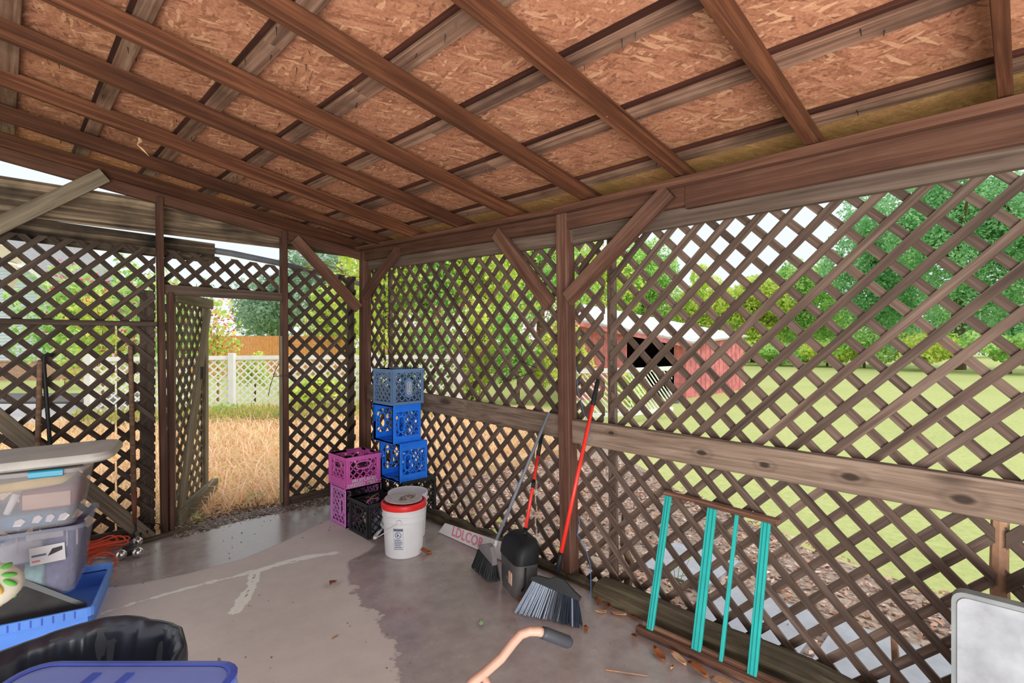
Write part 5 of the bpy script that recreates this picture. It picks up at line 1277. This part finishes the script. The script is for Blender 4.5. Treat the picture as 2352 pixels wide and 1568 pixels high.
def litter(name, label, poly, n, z, size, mat):
    P = np.array(poly); lo, hi = P.min(0), P.max(0); X = rng.uniform(lo[0],hi[0],n*2); Y = rng.uniform(lo[1],hi[1],n*2)
    k = inside(X, Y, poly); X, Y = X[k][:n], Y[k][:n]; C = np.stack([X,Y,z+rng.uniform(.004,.02,len(X))],1)
    V, F = leaves_np(C, np.tile([0,0,2.2],(len(X),1)), size, .5); V[:,2] = np.maximum(V[:,2], z+.002)
    tag(place(bpy.data.objects.new(name, mesh_np(name, V, F, mat))), label, 'leaf litter', kind='stuff')
litter('leaf_litter', 'fallen leaves and bark bits outside the right lattice', [(.05,-6.5),(1.3,-6.5),(1.9,-3.8),(3.4,-.8),(3.0,-.1),(.05,-.1)], 9000, -.15, .05, L_LIT)
litter('doorway_litter', 'fallen leaf bits outside the back lattice', [(-3.5,.0),(0,.0),(.3,.8),(-3.5,.9)], 1800, -.055, .035, L_LIT)

# ------------------------------------------------------------------ outdoors: fences and buildings
def fence(label, pts, posts, h_=1.3, base=-.12, pitch=.165, lw=.034, sg_only=None):
    root = empty('lattice_fence', at(*pts[0], base)); tag(root, label, 'fence', 'white lattice fences')
    for (ua,da),(ub,db) in zip(pts[:-1], pts[1:]):
        A = at(ua,da,base); B = at(ub,db,base); e = (B-A); L = e.length; e.normalize(); n = Vector((-e.y,e.x,0))
        Mf = Matrix(((e.x,0,n.x,A.x),(e.y,0,n.y,A.y),(0,1,0,base),(0,0,0,1)))
        conv = rect(0, L, .10, h_-.06); mb = MB()
        for s_, off in ((1,0),(-1,.012)):
            if sg_only and s_ != sg_only: continue
            c0 = -L-h_
            while c0 < L+h_:
                pg = clip([(-9,c0-s_*9-lw*.7),(L+9,c0+s_*(L+9)-lw*.7),(L+9,c0+s_*(L+9)+lw*.7),(-9,c0-s_*9+lw*.7)], conv)
                if len(pg) >= 3: mb.prism(pg, off, off+.01, Mf)
                c0 += pitch
        tag(mb.build('lattice', P_WPAINT, root), kind='stuff')
        MB().box((0,h_-.09,-.03),(L,h_,.03), Mf).build('top_rail', P_WPAINT, root)
        MB().box((0,.06,-.02),(L,.14,.03), Mf).build('bottom_rail', P_WPAINT, root)
    for u, d in posts:
        A = at(u,d,base-.1); Mp_ = Matrix.Translation(A) @ Matrix.Rotation(-YAW,4,'Z')
        MB().box((-.06,-.06,0),(.06,.06,h_+.16), Mp_, .008).build('post', P_WPAINT, root)
fence('white painted lattice fence seen through the doorway and the left lattice', [(190,10.4),(533,11.55),(860,12.1),(1060,12.3)], [(205,10.35),(533,11.5),(860,12.0),(1056,12.25)])
fence('leaning white lath fence in front of the red barn', [(1325,10.3),(1450,10.6),(1545,11.4)], [], 1.05, -.1, .12, .03, -1)
sf = empty('stockade_fence', at(380,25,-.2)); tag(sf, 'orange brown board fence far behind the white fence', 'fence')
A = at(380,25,-.2); B = at(790,26,-.2); e = (B-A); L = e.length; e.normalize(); n = Vector((-e.y,e.x,0)); Mf = Matrix(((e.x,n.x,0,A.x),(e.y,n.y,0,A.y),(0,0,1,-.2),(0,0,0,1)))
mb = MB(); x = 0
while x < L:
    mb.box((x,0,0),(x+.13,.02,1.98+random.uniform(-.02,.03)), Mf); x += .142
tag(mb.build('boards', P_STOCK, sf), kind='stuff')
for z in (.4,1.5): MB().box((0,.02,z),(L,.06,z+.09), Mf).build('fence_rail', P_STOCK, sf)

# pale house at the left
ho = empty('house', at(0,22,-.2)); tag(ho, 'pale clapboard house with brick base behind the left lattice', 'house')
A = at(-420,22,-.2); B = at(165,22.6,-.2); e = (B-A); L = e.length; e.normalize(); n = Vector((-e.y,e.x,0)); Mf = Matrix(((e.x,n.x,0,A.x),(e.y,n.y,0,A.y),(0,0,1,-.2),(0,0,0,1)))
MB().box((0,0,0),(L,6,.82), Mf).build('brick_base', P_BRICK, ho)
MB().box((-.02,-.03,.80),(L+.02,0,.87), Mf).build('brick_ledge', P_BRICK, ho)
mb = MB(); z = .86; k = 0
while z < 6.4:
    xr = L if z < 3.5 else L - (z-3.5)*1.35
    if xr > .2: mb.add([(0,-.022,z),(xr,-.022,z),(xr,0,z+.15),(0,0,z+.15),(0,.02,z),(xr,.02,z),(xr,.02,z+.15),(0,.02,z+.15)], [(0,1,2,3),(7,6,5,4),(0,4,5,1),(1,5,6,2),(3,2,6,7),(0,3,7,4)], Mf)
    z += .14
mb.build('clapboards', P_SIDING, ho)
MB().box((0,.02,.82),(L-.01,5.9,3.45), Mf).build('wall', P_SIDING, ho)
MB().prism([(L+.55,3.30),(L+.55,3.50),(L-4.2,7.05),(L-4.2,6.85)], -.45, 6.0, Mf @ Matrix(((1,0,0,0),(0,0,1,0),(0,1,0,0),(0,0,0,1)))).build('roof', P_ROOFD, ho)
MB().prism([(L+.58,3.24),(L+.58,3.52),(L-4.2,7.09),(L-4.2,6.81)], -.50, -.45, Mf @ Matrix(((1,0,0,0),(0,0,1,0),(0,1,0,0),(0,0,0,1)))).build('rake_board', P_WPAINT, ho)
MB().box((L-.12,-.03,.86),(L+.01,.0,3.5), Mf).build('corner_trim', P_WPAINT, ho)
pe = empty('porch_eave', at(10,9,0)); tag(pe, 'beige eave corner of a near porch at the upper left', 'eave')
def plank(a, b_, wd, th, upv, nm, mat): return board(nm, a, b_, wd, th, upv, mat, pe, .004)
plank(at(-260,9.2,3.45), at(45,8.6,2.75), .22, .05, (0,0,1), 'soffit', P_BEIGE)
plank(at(-260,8.7,3.62), at(48,8.2,2.85), .05, .20, (0,0,1), 'fascia', P_BEIGE)
plank(at(-120,9.0,-.2), at(-120,9.0,3.2), .12, .12, (0,1,0), 'column', P_BEIGE)
plank(at(20,8.9,2.42), at(48,8.5,2.75), .09, .05, (0,0,1), 'bracket', P_WPAINT)

# red barn
ba = empty('barn', at(1500,15,-.2)); tag(ba, 'faded red shed with pale metal roof beyond the lattice', 'shed')
def wallp(nm, a, b_, z0a, z1a, z1b, mat, th=.08):
    A = at(*a,-.2); B = at(*b_,-.2); e = (B-A); L = e.length; e.normalize(); n = Vector((-e.y,e.x,0)); Mf = Matrix(((e.x,0,n.x,A.x),(e.y,0,n.y,A.y),(0,1,0,0),(0,0,0,1)))
    o = MB().prism([(0,z0a),(L,z0a),(L,z1b),(0,z1a)], 0, th, Mf).build(nm, mat, ba)
    k = 0; x = .18
    while x < L-.05 and mat is P_BARN:
        zt = z1a + (z1b-z1a)*x/L; MB().box((x,z0a+.02,-.012),(x+.035,zt-.03,0), Mf).build('board_batten', P_BARN, o); x += .32
    return o
wallp('wall', (1322,15.0), (1440,15.0), -.2, 2.05, 1.80, P_BARN)
wallp('wall', (1548,15.3), (1575,15.2), -.2, 1.50, 1.42, P_BARN)
wallp('wall', (1568,15.2), (1708,18.2), -.2, 1.42, 1.62, P_BARN)
wallp('back_wall', (1325,18.6), (1700,18.6), -.2, 2.6, 1.55, P_DARKIN)
wallp('inner_wall', (1440,15.05), (1440.5,18.5), -.2, 1.9, 1.9, P_DARKIN)
wallp('fascia', (1318,14.85), (1575,14.95), 1.36, 2.10, 1.46, P_BARN, .04) if False else None
c4 = [at(1312,14.7,2.12), at(1590,14.8,1.44), at(1716,18.6,1.66), at(1340,19.4,2.86)]
nrm_ = (c4[1]-c4[0]).cross(c4[3]-c4[0]).normalized()*.06
rf = MB().add([*c4, *[p+nrm_ for p in c4]], [(3,2,1,0),(4,5,6,7),(0,1,5,4),(1,2,6,5),(2,3,7,6),(3,0,4,7)]).build('roof', P_ROOF, ba)
for i in range(1, 16):
    t_ = i/16; a = c4[0].lerp(c4[1],t_)+nrm_; b_ = c4[3].lerp(c4[2],t_)+nrm_; MB().tube([a,b_], .022, 6).build('roof_rib', P_ROOF, rf)
board('eave_board', c4[0]-Vector((0,0,.07)), c4[1]-Vector((0,0,.07)), .04, .13, (0,0,1), P_BARN, ba)
tr_ = MB().loft([rrect(.5,.3,.05,0,3), rrect(.56,.34,.05,.28,3), rrect(.52,.30,.05,.28,3), rrect(.46,.26,.05,.04,3)]).build('water_trough', P_GREYM, None, Matrix.Translation(at(1545,14.3,-.2)) @ Matrix.Rotation(.6,4,'Z') @ Matrix.Translation((0,0,0)) , False); tag(tr_, 'dark grey trough beside the red barn wall', 'trough')

# split stake behind the lattice at the right and a stick
sk_ = MB().tube([(.055,-4.785,-.2),(.06,-4.79,.3),(.05,-4.78,.62),(.055,-4.785,.95)], [.03,.032,.028,.026], 8).build('bark_stake', P_GREYBARK); tag(sk_, 'pale barked stake behind the lattice joint at the right', 'stake')
sk_ = MB().tube([(.10,-3.09,-.16),(.13,-3.11,.12),(.09,-3.08,.24),(.11,-3.07,.42)], [.03,.026,.018,.010], 8).build('dead_stalk', P_BARK); tag(sk_, 'crooked dead stem outside the lattice right of the red broom', 'stem')
sk_ = MB().tube([(.12,-4.44,-.16),(.13,-4.45,.10),(.12,-4.44,.26)], [.02,.016,.010], 8).build('dead_stalk', P_GREYBARK); tag(sk_, 'short pale dead stem outside the lattice left of the white table top', 'stem')
